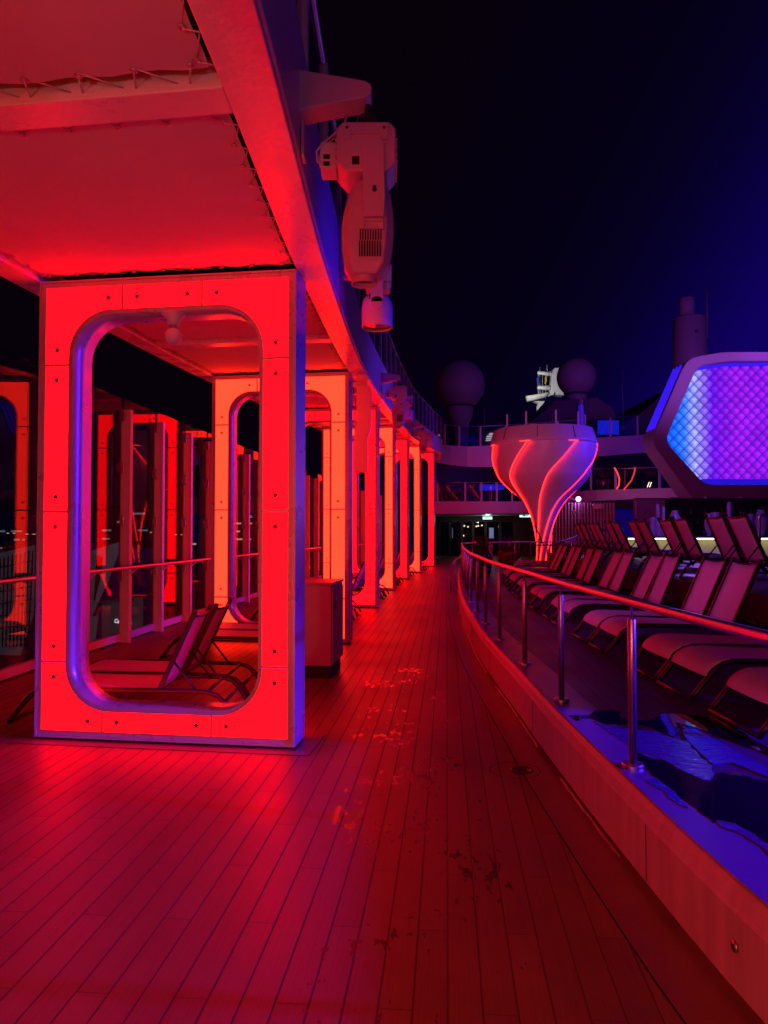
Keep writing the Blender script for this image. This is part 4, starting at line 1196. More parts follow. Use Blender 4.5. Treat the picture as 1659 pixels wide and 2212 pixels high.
nz = N(nt, 'ShaderNodeTexNoise', Scale=1.4, Detail=2.0); L(tcn.outputs['Object'], nz.inputs['Vector'])
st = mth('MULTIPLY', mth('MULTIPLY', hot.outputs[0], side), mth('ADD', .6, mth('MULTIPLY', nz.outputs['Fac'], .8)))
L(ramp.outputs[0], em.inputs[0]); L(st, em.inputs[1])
M['quilt'] = m
# pillows clipped to the inner hexagon
inW = [(H(x,y).x-hx.location.x, H(x,y).z) for x,y in inP]
def inside(x, z):
    c = False
    for i in range(len(inW)):
        (x1,z1),(x2,z2) = inW[i-1], inW[i]
        if (z1 > z) != (z2 > z) and x < (x2-x1)*(z-z1)/(z2-z1)+x1: c = not c
    return c
b = MB(); zlo, zhi = min(z for x,z in inW), max(z for x,z in inW); xlo, xhi = min(x for x,z in inW), max(x for x,z in inW)
for iu in range(int(math.floor(xlo/DXT+zlo/DZT))-1, int(xhi/DXT+zhi/DZT)+2):
    for iv in range(int(math.floor(xlo/DXT-zhi/DZT))-1, int(xhi/DXT-zlo/DZT)+2):
        def pt(fu_, fv_, dy):
            s, d = iu+fu_, iv+fv_; return Vector(((s+d)/2*DXT, dy, (s-d)/2*DZT))
        c = pt(.5,.5,0)
        if not inside(c.x, c.z): continue
        e = .035; q4 = [(e,e),(1-e,e),(1-e,1-e),(e,1-e)]
        V = [pt(a,b2,.62) for a,b2 in q4] + [pt(.5+(a-.5)*.55,.5+(b2-.5)*.55,.50) for a,b2 in q4] + [pt(.42,.55,.46)]
        b.add(V, [(0,1,5,4),(1,2,6,5),(2,3,7,6),(3,0,4,7),(4,5,8),(5,6,8),(6,7,8),(7,4,8)], 0, False)
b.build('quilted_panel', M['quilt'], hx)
M['bluback'] = emit('blue_backing', (.012,.006,.55), 1.0)
MB().add([Vector((x,.69,z)) for x,z in inW], [tuple(range(len(inW)))]).build('backing', M['bluback'], hx)
sill = [H(1523,1046,.1),H(2*mx-1523,1046,.1),H(2*mx-1523,1046,.68),H(1523,1046,.68)]
MB().hexa([p+Vector((0,0,.02)) for p in sill], [p+Vector((0,0,.22)) for p in sill]).build('sill_led', M['bluback'], hx, world=True)

# ------------------------------------------------------------------ mid balcony and rooms at the far end
def slab(name, pts, back, zmat, lift=0):
    """fascia from (px, ytop, ybot, Y) points plus a floor running back"""
    top = [at(x, yt, Y) for x, yt, yb_, Y in pts]; bot = [at(x, yb_, Y) for x, yt, yb_, Y in pts]
    b = MB(); secs = []
    for t_, o_ in zip(top, bot):
        secs.append([t_, Vector((t_.x, back, t_.z)), Vector((o_.x, back, o_.z)), o_])
    b.sweep(secs); return struct(b.build(name, zmat))
slab('mid_balcony', [(925,1083,1110,39.5),(1000,1083,1110,39.5),(1150,1083,1108,39.5),(1200,1082,1106,39.0)], 47, M['fascia'])
slab('mid_balcony', [(1262,1060,1085,36),(1290,1058.5,1082,35),(1400,1055,1077,32.5),(1470,1053,1074,31.2),(1750,1053,1090,30.9)], 44, M['fascia'])
# dark soffits are the slab undersides; back walls
def wall(name, x0, x1, y0, y1, Y, m_, depth=.2):
    a, c = at(x0, y0, Y), at(x1, y1, Y)
    return struct(MB().box(a.x, c.x, Y, Y+depth, c.z, a.z).build(name, m_))
wall('mid_level_wall', 900, 1290, 990, 1090, 46.5, M['darkwall'])
wall('mid_level_wall', 1240, 1520, 960, 1070, 43.5, M['darkwall'])
M['soffit'] = pbr('dark_soffit', (.05,.035,.04), .35, noise=.3, nscale=1.5, stretch=(8,1,1))
# upper gallery: dark superstructure behind it
def block(name, lab, cat, poly, Y0, Y1, m_, group=None):
    o = MB().hexa([at(x,y,Y0) for x,y in poly], [Vector((at(x,y,Y0).x, Y1, at(x,y,Y0).z)) for x,y in poly]).build(name, m_)
    return tag(o, lab, cat, group)
M['navy'] = pbr('dark_hull_paint', (.10,.08,.11), .5, noise=.1, nscale=1)
block('deckhouse', 'dark low deckhouse under the second white radome', 'deckhouse', [(1070,945),(1100,930),(1150,908),(1180,886),(1198,866),(1290,859),(1322,880),(1345,930),(1345,950)], 47, 56, M['navy'])
block('funnel_casing', 'dark sloping funnel casing rising behind the hexagon wall', 'funnel', [(1335,940),(1350,918),(1400,880),(1442,842),(1560,780),(1700,780),(1700,940)], 50, 62, M['navy'])
# windows / V mark on the deckhouse
b = MB()
for pts in ([(1179,905),(1183,925)],[(1189,905),(1185,925)],[(1193,905),(1191,925)],[(1178,890),(1179.5,893.5)],[(1182,890),(1183.5,893.5)]):
    b.tube([at(x,y,46.9) for x,y in pts], .03, 5)
o = b.build('wall_mark', M['hull_white']); tag(o, 'thin white line mark on the dark deckhouse wall', 'marking')
# emblem in white bars
em_ = thing('emblem_sign', 'white striped emblem sign on the dark wall beyond the upper glass railing', 'sign', at(1062,945,46))
M['signw'] = emit('lit_sign_face', (.62,.58,.60), .8)
MB().hexa([at(x,y,46.1) for x,y in ((1038,932),(1085,928),(1085,962),(1038,962))],[at(x,y,46.4) for x,y in ((1038,932),(1085,928),(1085,962),(1038,962))]).build('backboard', M['navy'], em_, world=True)
for (xa, xb, ya, yb_) in ((1056,1075,935.5,939.5),(1051,1074,941,944.5),(1049.5,1066,946,948.8),(1049,1065,950,952.5)):
    P = [(xa+2,ya),(xb,ya-.6),(xb-1,yb_-.6),(xa,yb_),(xa,ya+1.5)]
    MB().hexa([at(x,y,46.0) for x,y in P],[at(x,y,46.09) for x,y in P]).build('stripe', M['signw'], em_, world=True)
# radomes
def radome(lab, px, py, r, Y, ped):
    c = at(px, py, Y); s = Y/FPX
    o = thing('radome', lab, 'radome', (c.x, Y, c.z), 0, 'white radomes above the upper deck')
    MB().sphere((0,0,0), r*s, 48, 28).build('dome', M['radome'], o)
    MB().lathe([(rr*s, at(px, y, Y).z-c.z) for rr, y in ped], (0,0,0), 40).build('pedestal', M['radome'], o)
    MB().lathe([(ped[0][0]*s*1.03, at(px, ped[0][1]-3, Y).z-c.z),(ped[0][0]*s*1.03, at(px, ped[0][1]+2, Y).z-c.z)], (0,0,0), 40).build('collar', M['navy'], o)
radome('large pale radome on a stepped round pedestal above the far gallery', 993, 832, 54.5, 45, [(30,879),(29,882),(27,900),(25,907),(19,915),(18,970)])
radome('dim radome half lost in the night behind the bright mast', 1245, 815, 42, 50, [(23,852),(22,860),(22,905)])
# exhaust stack
o = thing('exhaust_stack', 'round exhaust stack with a narrower pipe on top, behind the hexagon wall', 'exhaust stack', (at(1490,700,46).x, 46, 0)); s = 46/FPX
zz = lambda y: at(1490, y, 46).z
MB().lathe([(37*s, zz(830)),(35.5*s,zz(760)),(34*s,zz(690)),(32*s,zz(687)),(16*s,zz(686))], (0,0,0), 36, 0, True).build('casing', M['radome'], o)
MB().lathe([(15.5*s, zz(690)),(16.5*s,zz(646)),(15.2*s,zz(644)),(15*s,zz(655))], (-6*s,0,0), 28).build('pipe', M['radome'], o)
b = MB(); b.tube([Vector((33*s,-.3,zz(735))), Vector((33*s,-.3,zz(628)))], .06, 6); b.build('antenna', M['radome'], o)
b = MB(); b.box(-4*s, 4*s, -36.5*s, -33*s, zz(728), zz(722)); b.build('hatch', M['navy'], o)
# thin aerials
for (px, y0_, y1_, Y, lab) in ((1122-.2,880,950,52,'thin whip aerial standing right of the large radome'),(1346,930,800,50,'tall thin whip aerial between the dim radome and the hexagon wall')):
    px = 1046.5 if Y == 52 else px
    a, c = at(px, max(y0_,y1_), Y), at(px, min(y0_,y1_), Y)
    t = thing('whip_aerial', lab, 'aerial', a)
    MB().tube([(0,0,0),(0,0,(c.z-a.z)*.4),(0,0,c.z-a.z)], [.035,.03,.012], 6).build('whip', M['radome'], t)
    MB().lathe([(.12,0),(.12,.25),(.05,.4)], n=12).build('foot', M['radome'], t)
# floodlit mast
MY = 62
ms = thing('signal_mast', 'brightly floodlit white signal mast with yardarms and two flags', 'mast', at(1190,900,MY))
Z5 = lambda x, y: at(895.9+.24*x, 597.2+.24*y, MY)
def plate(nm, pts, m_, th=.5, parent=None, y0_=0): 
    P = [Z5(x, y)+Vector((0,y0_,0)) for x, y in pts]
    return MB().hexa([p+Vector((0,-th/2,0)) for p in P], [p+Vector((0,th/2,0)) for p in P]).build(nm, m_, parent or ms, world=True)
plate('column', [(1240,842),(1250,835),(1284,834),(1280,900),(1290,960),(1322,1035),(1328,1078),(1262,1072),(1250,1040),(1236,1076),(1208,1080),(1220,1010),(1228,900)], M['hull_white'], 1.0)
for P in ([(1103,860),(1108,870)],): pass
MB().tube([Z5(1105,866), Z5(1230,876)], [.14,.22], 8).build('yardarm', M['hull_white'], ms, world=True)
MB().tube([Z5(1105,999), Z5(1215,1004)], [.14,.22], 8).build('yardarm', M['hull_white'], ms, world=True)
MB().tube([Z5(1006,1102), Z5(1150,1075), Z5(1200,1055)], [.26,.22,.15], 8).build('crane_arm', M['hull_white'], ms, world=True)
plate('bracket', [(1068,1128),(1165,1126),(1150,1150),(1120,1180),(1103,1205),(1100,1175),(1110,1145)], M['hull_white'], .6)
for x in (1128,1192,1112,1150,1178):
    MB().tube([Z5(x, 815 if x < 1190 and x > 1125 and x != 1150 and x != 1178 else (795 if x == 1192 else 880)), Z5(x, 1100 if x != 1192 else 870)], .035, 5).build('stay', M['radome'], ms, world=True)
M['flagb'] = pbr('blue_flag_cloth', (.04,.07,.35), .8); M['flagy'] = pbr('yellow_flag_cloth', (.6,.5,.06), .8)
for nm, m_, P in (('blue_flag', M['flagb'], [(1112,895),(1088,930),(1094,985),(1115,990),(1108,950)]), ('yellow_flag', M['flagy'], [(1176,893),(1162,925),(1164,950),(1158,978),(1180,955)])):
    plate('flag', P, m_, .03, None, -.4)
lamp('mast_floodlight', 'SPOT', Z5(1000,1130)+Vector((-2,-4.2,0)), Z5(1190,980), (1,.98,.92), 650, .3, math.radians(70), .5)

# glass railings of the two levels
def glass_rail(lab, pts, hpx, m_, step=1):
    o = thing('glass_railing', lab, 'railing', (0,0,0))
    P = [(at(x,y,Y), at(x,y-hpx,Y)) for x,y,Y in pts]
    for i, (a, c) in enumerate(P):
        MB().box(a.x-.045, a.x+.045, a.y-.04, a.y+.04, a.z, c.z).build('post', M['post'], o)
        if i+1 < len(P):
            d, e = P[i+1]; k = Vector((0,.012,0)); f = (a.lerp(d,.03), d.lerp(a,.03), e.lerp(c,.03)-Vector((0,0,.06)), c.lerp(e,.03)-Vector((0,0,.06)))
            MB().hexa([p for p in f], [p+k for p in f]).build('pane', m_, o)
    MB().tube([c for a, c in P], .03, 6).build('top_rail', M['steel'], o)
    return o
glass_rail('glass railing with square posts along the mid balcony left of the tower', [(945,1083,39.6),(1005,1083,39.6),(1040,1083,39.6),(1073,1083,39.6),(1106,1083,39.6),(1148,1083,39.6)], 41, M['railglass'])
glass_rail('glass railing of the mid balcony between tower and hexagon wall', [(1277,1058,35.2),(1330,1057,34.0),(1425,1054.5,32.0)], 45, M['railglass'])

# furniture on the balconies
def sofa(lab, x0, x1, ytop, yb_, Y, m_):
    a, c = at(x0, yb_, Y), at(x1, ytop, Y); o = thing('sofa', lab, 'sofa', ((a.x+c.x)/2, Y, a.z), 0, 'dark sofas on the mid balcony')
    w_, h_ = (c.x-a.x)/2, c.z-a.z
    MB().box(-w_, w_, 0, .9, .08, h_*.55).build('seat', m_, o, bevel=.12, segs=3)
    MB().box(-w_, w_, .7, 1.05, h_*.3, h_).build('backrest', m_, o, bevel=.14, segs=3)
    MB().box(-w_, -w_+.28, -.02, .92, .07, h_*.75).build('arm', m_, o, bevel=.09, segs=3); MB().box(w_-.28, w_, -.02, .92, .07, h_*.75).build('arm', m_, o, bevel=.09, segs=3)
M['sofa'] = pbr('dark_sofa', (.03,.018,.022), .6)
sofa('dark rounded sofa on the mid balcony behind the first railing panes', 956, 1000, 1053, 1083, 42, M['sofa'])
sofa('dark sofa on the mid balcony beside the white tower', 1082, 1120, 1056, 1083, 42, M['sofa'])
M['blueglow'] = emit('blue_glow', (.01,.012,.62), 1.0)
def boxthing(name, lab, cat, x0, x1, y0, y1, Y, depth, m_, frame_m=None, group=None):
    a, c = at(x0, y1, Y), at(x1, y0, Y)
    o = thing(name, lab, cat, ((a.x+c.x)/2, Y, a.z), 0, group); w_, h_ = (c.x-a.x)/2, c.z-a.z
    MB().box(-w_, w_, 0, depth, 0, h_).build('case', frame_m or M['dark'], o, bevel=.01)
    MB().box(-w_*.96, w_*.96, -.01, -.002, h_*.04, h_*.96).build('face', m_, o)
    return o
boxthing('lit_gallery_wall', 'blue lit gallery wall right of the tower, its light drawn as glow', 'lit wall', 1290, 1338, 907, 940, 44, .15, M['blueglow'])  # blue light falling on the gallery wall is put in as emission
lamp('gallery_blue_lamp', 'POINT', at(1020,1036,42.5), (0,0,0), (.05,.03,1), 60, .2)
boxthing('screen', 'wide blue glowing screen on the mid balcony back wall', 'screen', 1034, 1090, 1046, 1060, 45, .1, M['blueglow'])
M['warm'] = emit('warm_lamp', (1.0,.8,.45), 3.0); M['cool'] = emit('cool_white_lamp', (.85,1.0,.92), 4.0); M['purp'] = emit('purple_lamp', (2.2,.7,4.5), 3.0)
M['coolbox'] = emit('pale_sign_face', (.45,.85,.70), 1.6)
tb = boxthing('table_lamp', 'bright striped lamp box on the right balcony', 'lamp', 1394, 1412, 1039, 1055, 33.2, .3, M['dark'])
for k in range(2): MB().bar((-.11+.1*k,-.03,.05),(-.02+.1*k,-.03,.28), .03,.02).build('lamp_tube', M['warm'], tb)
for k, (P, lab) in enumerate((([(1327,1010),(1334,1022),(1338,1035),(1337,1048),(1332,1057)], 'red glowing curved strip, the left one on the right balcony'), ([(1372,1009),(1370,1022),(1364,1038),(1354,1050),(1348,1057)], 'red glowing curved strip, the right one on the right balcony'))):
    MBo = MB().tube([at(x,y,33.6) for x,y in P], .035, 6).build('curved_led_strip', emit('dim_red_led', (1.1,.06,.06), 1.0) if k == 0 else bpy.data.materials['dim_red_led'])
    tag(MBo, lab, 'light strip')
planter('bushy planter on the right balcony beside the red curved strip', at(1307,1058,34.6), .4, .5, .9, 9)

# ground level rooms: glazed doors under the mid balcony
wall('back_wall', 930, 1260, 1108, 1204, 55, pbr('pale_back_wall', (.30,.26,.27), .7, noise=.2, nscale=1))
wall('door_header', 985, 1150, 1108, 1129, 46.6, M['darkwall'])
wall('dark_side_wall', 1112, 1200, 1108, 1204, 46, M['darkwall'])
gd = thing('glazed_doors', 'row of dark framed glass doors under the mid balcony', 'doors', (0,46.5,0))
XS = [945,968,998,1022,1049,1080,1112]
for i, x in enumerate(XS):
    a = at(x, 1202, 46.5); c = at(x, 1127, 46.5)
    MB().box(a.x-.08, a.x+.08, -.06, .06, a.z, c.z).build('jamb', M['darkwall'], gd)
    if i+1 < len(XS):
        d = at(XS[i+1], 1202, 46.5)
        MB().box(a.x+.09, d.x-.09, -.012, .012, a.z+.05, c.z-.02).build('pane', M['glass_dark'], gd)
        MB().box(a.x+.081, d.x-.081, -.05, .05, c.z-.02, c.z+.12).build('head_rail', M['darkwall'], gd)
# reflective glass side wall where the arches end
sg = thing('glass_side_wall', 'tall dark glass wall mirroring the lit arches past the last arch', 'glass wall', (0,0,0))
a0, a1 = at(941,1197,40.5), at(990,1197,45.8)
P = [Vector((a0.x,a0.y,0)), Vector((a1.x,a1.y,0))]
M['mirror'] = pbr('dark_mirror_glass', (.012,.010,.014), .03, spec=1.0, coat=1.0)
dv_ = (P[1]-P[0])
for k in range(4):
    u0, u1 = P[0]+dv_*(k/4+.005), P[0]+dv_*((k+1)/4-.005); nn = Vector((dv_.y,-dv_.x,0)).normalized()*.02
    MB().hexa([u0, u1, u1+Vector((0,0,2.45)), u0+Vector((0,0,2.45))],[u0-nn, u1-nn, u1-nn+Vector((0,0,2.45)), u0-nn+Vector((0,0,2.45))]).build('pane', M['mirror'], sg)
MB().bar(P[0]+Vector((0,0,.03)), P[1]+Vector((0,0,.03)), .08, .06).build('sill', M['darkwall'], sg)
# exit signs
def exit_sign(lab, px, py, Y, w_, h_):
    c = at(px, py, Y); o = thing('exit_sign', lab, 'exit sign', c, 0, 'green and white lit exit signs')
    MB().box(-w_, w_, 0, .08, -h_, h_).build('case', M['dark'], o)
    MB().box(-w_*.95, w_*.95, -.01, -.002, -h_*.9, h_*.9).build('face', M['coolbox'], o)
    b = MB(); b.box(-w_*.1, w_*.5, -.016, -.011, -h_*.2, h_*.2); b.add([(-w_*.6,-.014,0),(-w_*.1,-.014,h_*.6),(-w_*.1,-.014,-h_*.6)], [(0,1,2)]); b.build('arrow', pbr('sign_green', (.01,.2,.08), .5), o)
    MB().tube([(0,.04,h_),(0,.04,h_+.3)], .02, 6).build('stem', M['dark'], o)
exit_sign('lit exit sign hanging above the far glass doors', 1053, 1119, 44.5, .30, .09)
exit_sign('lit exit sign beside the stem of the white tower', 1135, 1114, 45.5, .38, .10)
lamp('exit_sign_glow', 'POINT', at(1053,1124,44.2), (0,0,0), (.8,1,.9), 14, .1)
# bulbs and a bright screen inside
for k, (x, y) in enumerate(((1003,1136),(1011,1138),(1029,1137),(1033,1136),(1041,1135),(968,1137),(986,1136),(1078,1138),(1001,1157))):
    c = at(x, y, 50); o = thing('pendant_bulb', 'small bright pendant bulb in the room behind the far doors', 'bulb', c, 0, 'pendant bulbs in the far room')
    MB().sphere((0,0,0), .055, 12, 8).build('bulb', M['warm'], o); MB().tube([(0,0,.05),(0,0,.5)], .008, 5).build('cord', M['dark'], o)
boxthing('standing_screen', 'upright pale blue screen glowing in the room behind the far doors', 'screen', 1056.5, 1066.5, 1139, 1164, 49, .12, emit('pale_blue_screen', (.30,.38,.62), 1.0))
# exercise machines as silhouettes
def machine(lab, px, Y, s):
    p = at(px, 1200, Y); o = thing('exercise_machine', lab, 'exercise machine', (p.x, Y, 0), random.uniform(-.4,.4), 'exercise machines behind the far doors')
    MB().box(-.9*s, .9*s, -.35, .35, .0, .2).build('deck', M['dark'], o, bevel=.03)
    for sd in (-1, 1): MB().tube([(.7*s, sd*.33, .2),(.85*s, sd*.33, 1.3),(.3*s, sd*.33, 1.25)], .04, 8).build('handle', M['dark'], o)
    MB().box(.72*s, .9*s, -.35, .35, 1.2, 1.6).build('console', M['dark'], o, bevel=.03)
for k, (x, Y, s) in enumerate(((985,51,1),(1008,52,-1),(1030,51,1),(1043,53,-1))):
    machine(f'dark exercise machine, {ORD[k]} from the left behind the far doors', x, Y, s)
# slatted curved wall right of the tower
sw = thing('slatted_wall', 'dark red curved wall of vertical slats right of the tower stem', 'wall', (0,0,0))
pts = [(1188,33.5),(1215,33.0),(1255,32.0),(1295,31.0),(1326,30.2)]
fx = spline([(x, Y) for x, Y in pts]); b = MB(); bk = []
for k in range(21):
    x = 1188+138*k/20; Y = fx(x); lo, hi = at(x, 1210, Y), at(x, 1086, Y)
    b.box(lo.x-.034, lo.x+.034, Y-.07, Y, max(lo.z,.0), hi.z); bk.append((Vector((lo.x, Y+.012, max(lo.z,0))), Vector((hi.x, Y+.012, hi.z))))
b.build('slats', M['slat'], sw)
MB().strip([p for p,q_ in bk],[q_ for p,q_ in bk]).build('backing', M['darkwall'], sw)
for zy in (1108,1120,1140):
    MB().tube([at(1188+138*k/20, zy, fx(1188+138*k/20)-.055) for k in range(21)], .010, 5).build('rail_line', M['slat'], sw)
boxthing('wall_socket_box', 'small square pale box on the slatted wall', 'wall box', 1237, 1245.5, 1102, 1110, 31.9, .08, M['fixture'], M['fixture'])
bx = thing('loudspeaker', 'small pale box loudspeaker on an arm at the end of the slatted wall', 'speaker', at(1290,1094,29.8))
MB().box(-.18,.18,-.15,.1,-.10,.10).build('box', M['fixture'], bx, bevel=.03); MB().tube([(-.18,0,0),(-.30,0,0),(-.30,.25,0)], .02, 6).build('arm', M['dark'], bx)
pl_ = thing('purple_lamp', 'small bright purple lamp on top of the slatted wall', 'lamp', at(1249.5,1078,32.4))
MB().sphere((0,0,0), .11, 14, 10).build('bulb', M['purp'], pl_); MB().box(-.1,.1,-.05,.1,-.16,-.11).build('foot', M['dark'], pl_)
lamp('purple_lamp_light', 'POINT', at(1249.5,1075,31.9), (0,0,0), (.75,.2,1), 22, .12)
lv = at(1232,1079,34); 
o = thing('leaning_panel', 'pale slanting panel beside the purple lamp above the slatted wall', 'panel', lv); MB().bar((-.35,0,.25),(.3,0,-.12), .5, .08).build('panel', M['fascia'], o); MB().bar((-.3,0,-.1),(-.3,0,.2), .06,.06).build('leg', M['dark'], o)

# ------------------------------------------------------------------ bar with glowing counter
BY = 20.3
lamp('bar_fill_light', 'POINT', at(1500,1050,18.6), (0,0,0), (.36,.08,1), 80, .15)  # unseen violet fill added so the lanterns and bar show up
bar = thing('bar_counter', 'long bar counter with a warm glowing front and dark top', 'bar', (at(1352,1190,BY).x, BY, TIER))
zt = at(1400,1158,BY).z - TIER
MB().box(0, 9, .0, .7, 0, zt-.06).build('front', pbr('bar_front', (.55,.52,.40), .5, noise=.15, nscale=3), bar)
MB().box(-.15, 9.1, -.32, .8, zt-.055, zt).build('top', M['dark'], bar, bevel=.008)
MB().box(0, 9, -.25, -.20, zt-.085, zt-.056).build('led_strip', emit('warm_led', (1.0,.85,.42), 5.0), bar)
wall('back_bar_wall', 1372, 1900, 1076, 1200, 25.5, M['darkwall'])
sl = thing('slatted_wall', 'short run of dark vertical slats left of the bar shelves', 'wall', (0,0,0))
b = MB()
for k in range(15):
    x = 1376+58*k/14; lo, hi = at(x,1200,25.2), at(x,1079,25.2); b.box(lo.x-.03, lo.x+.03, 25.15, 25.25, max(lo.z,TIER), hi.z)
b.build('slats', M['slat'], sl)
shf = thing('bar_shelves', 'dark back bar shelves with small bottles behind the counter', 'shelves', (at(1450,1100,25).x, 25.0, TIER))
for k in range(4): MB().box(0, 7, 0, .3, .55+.34*k, .58+.34*k).build('shelf', M['dark'], shf)
for k in range(6): MB().box(1.2*k, 1.2*k+.04, 0, .3, .2, 1.85).build('upright', M['dark'], shf)
rb = random.Random(5); M['bottle'] = pbr('bottle_glass', (.10,.06,.12), .1, spec=1.0)
proto_b = None
for lv_ in range(3):
    for k in range(17):
        if rb.random() < .2: continue
        x = .15+.2*k+rb.uniform(-.04,.04); w = Vector((shf.location.x+x, 25.06+rb.uniform(0,.06), TIER+.58+.34*lv_))
        if proto_b is None:
            proto_b = MB().lathe([(.035,0),(.037,.01),(.037,.15),(.014,.19),(.013,.25)], n=10).build('bottle', M['bottle'])
            o = proto_b
        else: o = proto_b.copy(); COL.objects.link(o)
        o.location = w; s = rb.uniform(.85,1.15); o.scale = (s,s,s)
        tag(o, 'small dark bottle on the back bar shelves', 'bottle', 'bottles on the back bar shelves')
M['lantern'] = pbr('frosted_lantern_acrylic', (.42,.34,.55), .35, spec=.5)
M['lantern'].node_tree.nodes['Principled BSDF'].inputs['Transmission Weight'].default_value = .35
def lantern(lab, px, ytop, ybot, wpx, kind):
    Y = 20.55; a, c = at(px, ybot, Y), at(px, ytop, Y); h = c.z-a.z; r = wpx*Y/FPX/2
    o = thing('ribbed_lantern', lab, 'lantern', (a.x, Y, a.z), 0, 'ribbed frosted lanterns along the bar')
    P = []; nn = 44
    for i in range(nn+1):
        t_ = i/nn
        if kind == 'tall': e_ = 1.0 if t_ < .35 else (1.0-(t_-.35)*2.2 if t_ < .55 else (.52 if t_ < .9 else .52-(t_-.9)*2))
        elif kind == 'stack': e_ = .62+.38*math.sin(PI*(t_*1.5) % PI)
        else: e_ = max(.25, math.sin(PI*min(max(t_,.08),.96)))**.55
        P.append((max(r*e_*(.93+.07*math.cos(i*PI)), .004), h*t_))
    MB().lathe(P, n=24).build('shade', M['lantern'], o)
    MB().lathe([(r*.5,-.01),(r*.5,.0)], n=16).build('base', M['dark'], o)
LT = [('tall ribbed lantern with a narrow neck, leftmost on the bar',1421,1088,1158,17,'tall'),('slimmer ribbed lantern right beside the tallest one',1433.5,1093,1158,14,'tall'),
 ('broad round ribbed lantern in the left group on the bar',1458,1103,1158,30,'round'),('low stacked lantern at the far left end of the bar',1409,1118,1158,16,'stack'),
 ('round ribbed lantern left of the middle pair on the bar',1532,1109,1158,20,'round'),('squat stacked lantern of the middle pair on the bar',1546,1107,1158,20,'stack'),
 ('tall necked lantern standing alone right of the middle pair',1576,1084,1158,20,'tall'),('squat round lantern toward the right end of the bar',1621,1110,1158,19,'stack'),
 ('big round lantern at the right edge of the view on the bar',1645,1101,1158,34,'round')]
for l in LT: lantern(*l)
# handrail near the right edge by the bar
p = [at(1641,1205,16), at(1641,1120,16), at(1644,1114,16), at(1668,1113,16), at(1760,1113,16)]
handrail('bar_rail', 'dark square rail post with top bar right of the last upper tier lounger', p, .03, [])

# ------------------------------------------------------------------ the harbour beyond the windscreen
M['water'] = pbr('harbour_water', (.004,.005,.010), .12, bump=.4, bscale=.6, spec=.5)
struct(MB().add([(-3000,-600,-24),(-9,-600,-24),(60,3000,-24),(-3000,3000,-24)], [(0,1,2,3)]).build('harbour_water', M['water']))
M['quay'] = pbr('quay_ground', (.06,.055,.055), .7, noise=.3, nscale=.05)
struct(MB().add([(-600,20,-21.0),(-26,20,-21.0),(8,140,-21.0),(60,330,-21),(-600,330,-21)], [(0,1,2,3,4)]).build('quay', M['quay']))
def street_lamp(px, py, Y, k):
    top = at(px, py, Y); o = thing('street_lamp', f'warm quay street lamp, {ORD[k]} from the left through the windscreen', 'street lamp', (top.x, Y, -21), 0, 'street lamps on the quay')
    h = top.z+21
    MB().lathe([(.18,0),(.12,h*.5),(.08,h)], n=8).build('pole', M['dark'], o)
    for s in (-1, 1): MB().box(s*.8-.28, s*.8+.28, -.2,.2, h-.08, h+.10).build('lamp_head', M['lampw'], o)
    MB().box(-1.1,1.1,-.06,.06,h-.05,h+.03).build('crossarm', M['dark'], o)
M['lampw'] = emit('street_lamp_light', (1.0,.55,.22), .55)
for k, (x, y, Y) in enumerate(((24,1152,190),(66,1154,170),(272,1158,215),(333,1150,190),(386,1155,220),(452,1152,240))):
    street_lamp(x, y, Y, k)
M['win'] = emit('lit_windows', (.75,.80,.95), .10); M['win2'] = emit('dim_warm_windows', (.8,.5,.25), .5)
def hbuild(lab, x0, x1, ytop, Y, rows, seed, m_):
    r = random.Random(seed); a, c = at(x0, 1165, Y), at(x1, ytop, Y)
    o = thing('harbour_building', lab, 'building', (a.x, Y, -21), 0, 'buildings across the quay'); w_ = c.x-a.x; h = c.z+21
    MB().box(0, w_, 0, 14, 0, h).build('wall', M['navy'], o)
    MB().box(-.4, w_+.4, -.4, 14.4, h, h+.6).build('roof', M['dark'], o)
    for k in range(rows):
        z = h-2.5-3.4*k; x = 1
        while x < w_-2:
            ln = r.uniform(1.5, w_*.3)
            if r.random() < .45: MB().box(x, min(x+ln, w_-1), -.06, -.01, z, z+.7).build('window', m_, o)
            x += ln+r.uniform(1,4)
hbuild('low dark harbour building with white window bands, left one', -40, 60, 1118, 300, 4, 1, M['win'])
hbuild('wide harbour building with rows of lit windows seen through the nearest arch', 215, 330, 1098, 300, 6, 2, M['win'])
hbuild('harbour building with few warm windows, right of the wide one', 345, 430, 1124, 280, 4, 3, M['win2'])
hbuild('dim far harbour building right of the orange arch leg', 500, 640, 1120, 320, 4, 4, M['win2'])
# terminal building by the berth
TBY = 58
tb = thing('terminal_building', 'grey terminal building with a slanting fin roof on the quay', 'building', (at(235,1250,TBY).x, TBY, -21))
T = lambda x, y, dy=0: at(x, y, TBY) + Vector((0, dy, 0))
P = [(203,1192),(229,1189),(222,1240),(206,1345),(196,1420),(150,1420),(150,1200)]
MB().hexa([T(x,y,.5) for x,y in P],[T(x,y,12) for x,y in P]).build('wall', M['concrete'], tb, world=True)
P = [(204,1189),(262,1171),(263,1192),(240,1255),(214,1310),(205,1330),(213,1290),(226,1235),(229,1197),(204,1201)]
MB().hexa([T(x,y,-.6) for x,y in P],[T(x,y,.3) for x,y in P]).build('slanted_fin', M['concrete'], tb, world=True)
b = MB()
for k in range(6): b.tube([T(205+4*k,1203,.4), T(199+3.4*k,1300,.4)], .05, 4)
for k in range(5): b.tube([T(205,1210+16*k,.4), T(226-k*2.5,1207+16*k,.4)], .04, 4)
b.build('mullions', M['dark'], tb, world=True)
P = [(-60,1205),(62,1178),(60,1330),(30,1420),(-60,1420)]
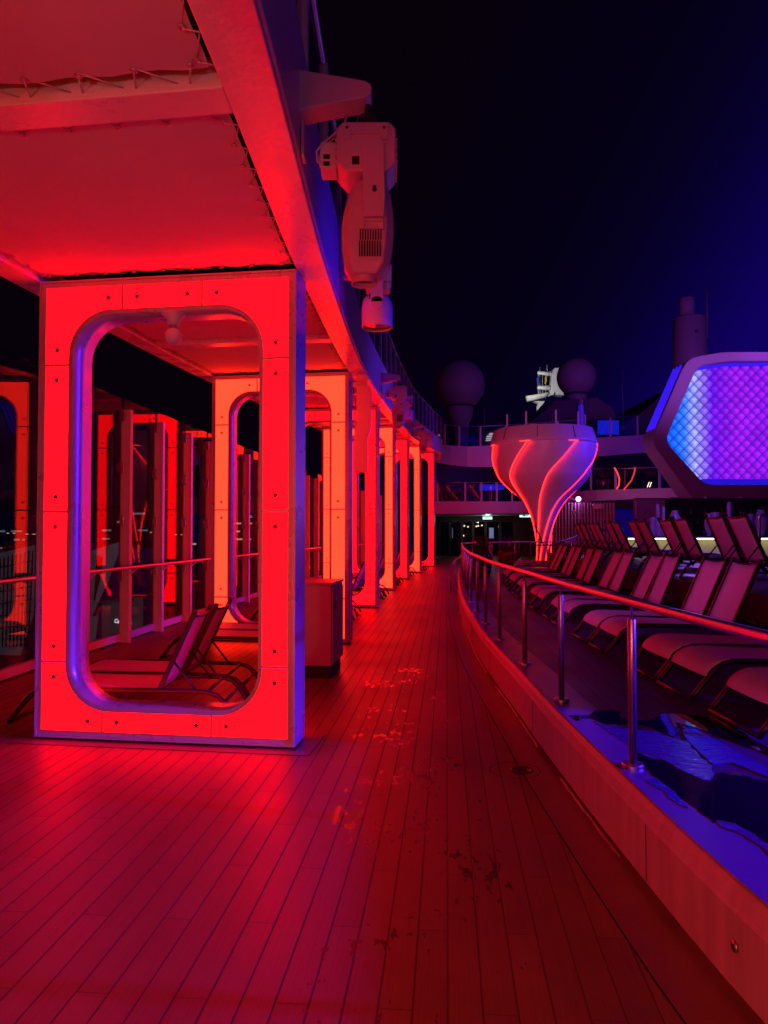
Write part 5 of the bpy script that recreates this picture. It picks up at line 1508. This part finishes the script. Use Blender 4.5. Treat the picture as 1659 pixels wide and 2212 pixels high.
MB().hexa([T(x,y,1) for x,y in P],[T(x,y,14) for x,y in P]).build('hall_wall', M['concrete'], tb, world=True)
b = MB()
for k in range(12): b.tube([T(-40+9*k,1212-2*k,.9), T(-40+8*k,1400,.9)], .06, 4)
for k in range(6): b.tube([T(-50,1235+26*k,.9), T(58,1212+28*k,.9)], .05, 4)
b.build('hall_mullions', M['dark'], tb, world=True)
lamp('terminal_floodlight', 'SPOT', T(190,1300,-26)+Vector((0,0,4)), T(190,1260), (.85,.92,1), 1300, .6, math.radians(85), .6)
# gangway wall with its lettering
gw = thing('gangway', 'dark covered gangway beside the ship carrying white lettering', 'gangway', T(305,1330,-4))
P = [(262,1292),(345,1282),(345,1348),(262,1366)]
MB().hexa([T(x,y,-4) for x,y in P],[T(x,y,0) for x,y in P]).build('wall', M['navy'], gw, world=True)
P = [(260,1290),(347,1280),(347,1283),(260,1293)]
MB().hexa([T(x,y,-4.3) for x,y in P],[T(x,y,.3) for x,y in P]).build('roof', M['dark'], gw, world=True)
cu = bpy.data.curves.new('lettering', 'FONT'); cu.body = 'Caribbean'; cu.size = 1; cu.extrude = .02
tmp = bpy.data.objects.new('tmp', cu); COL.objects.link(tmp)
bpy.context.view_layer.update()
me = bpy.data.meshes.new_from_object(tmp.evaluated_get(bpy.context.evaluated_depsgraph_get())); bpy.data.objects.remove(tmp)
me.name = 'lettering'; me.materials.clear(); me.materials.append(emit('lit_lettering', (.85,.85,.88), 1.0))
xs_ = [v.co.x for v in me.vertices]; a, c = T(288,1331,-4.1), T(322,1324.5,-4.1); sc = (c.x-a.x)/(max(xs_)-min(xs_))
lo_ = bpy.data.objects.new('lettering', me); COL.objects.link(lo_); lo_.parent = gw
lo_.location = a - gw.location; lo_.scale = (sc, sc*1.35, 1); lo_.rotation_euler = (PI/2, -math.radians(-9), 0)
# unseen violet spots added to brighten the upper decks and exhaust stack
lamp('upper_deck_fill', 'SPOT', (14, 24, 9), at(1100,860,50), (.50,.09,1), 800, .4, math.radians(75), .7)
lamp('stack_fill', 'SPOT', (17, 22, 9), at(1500,720,46), (.42,.05,1), 1700, .4, math.radians(60), .7)
# loose dark lounger by the stair
place(at(1262,1182,22).x, 22, TIER+.005, PI-.2, 'dark lounger standing alone at the top of the stair by the slatted wall', G2)
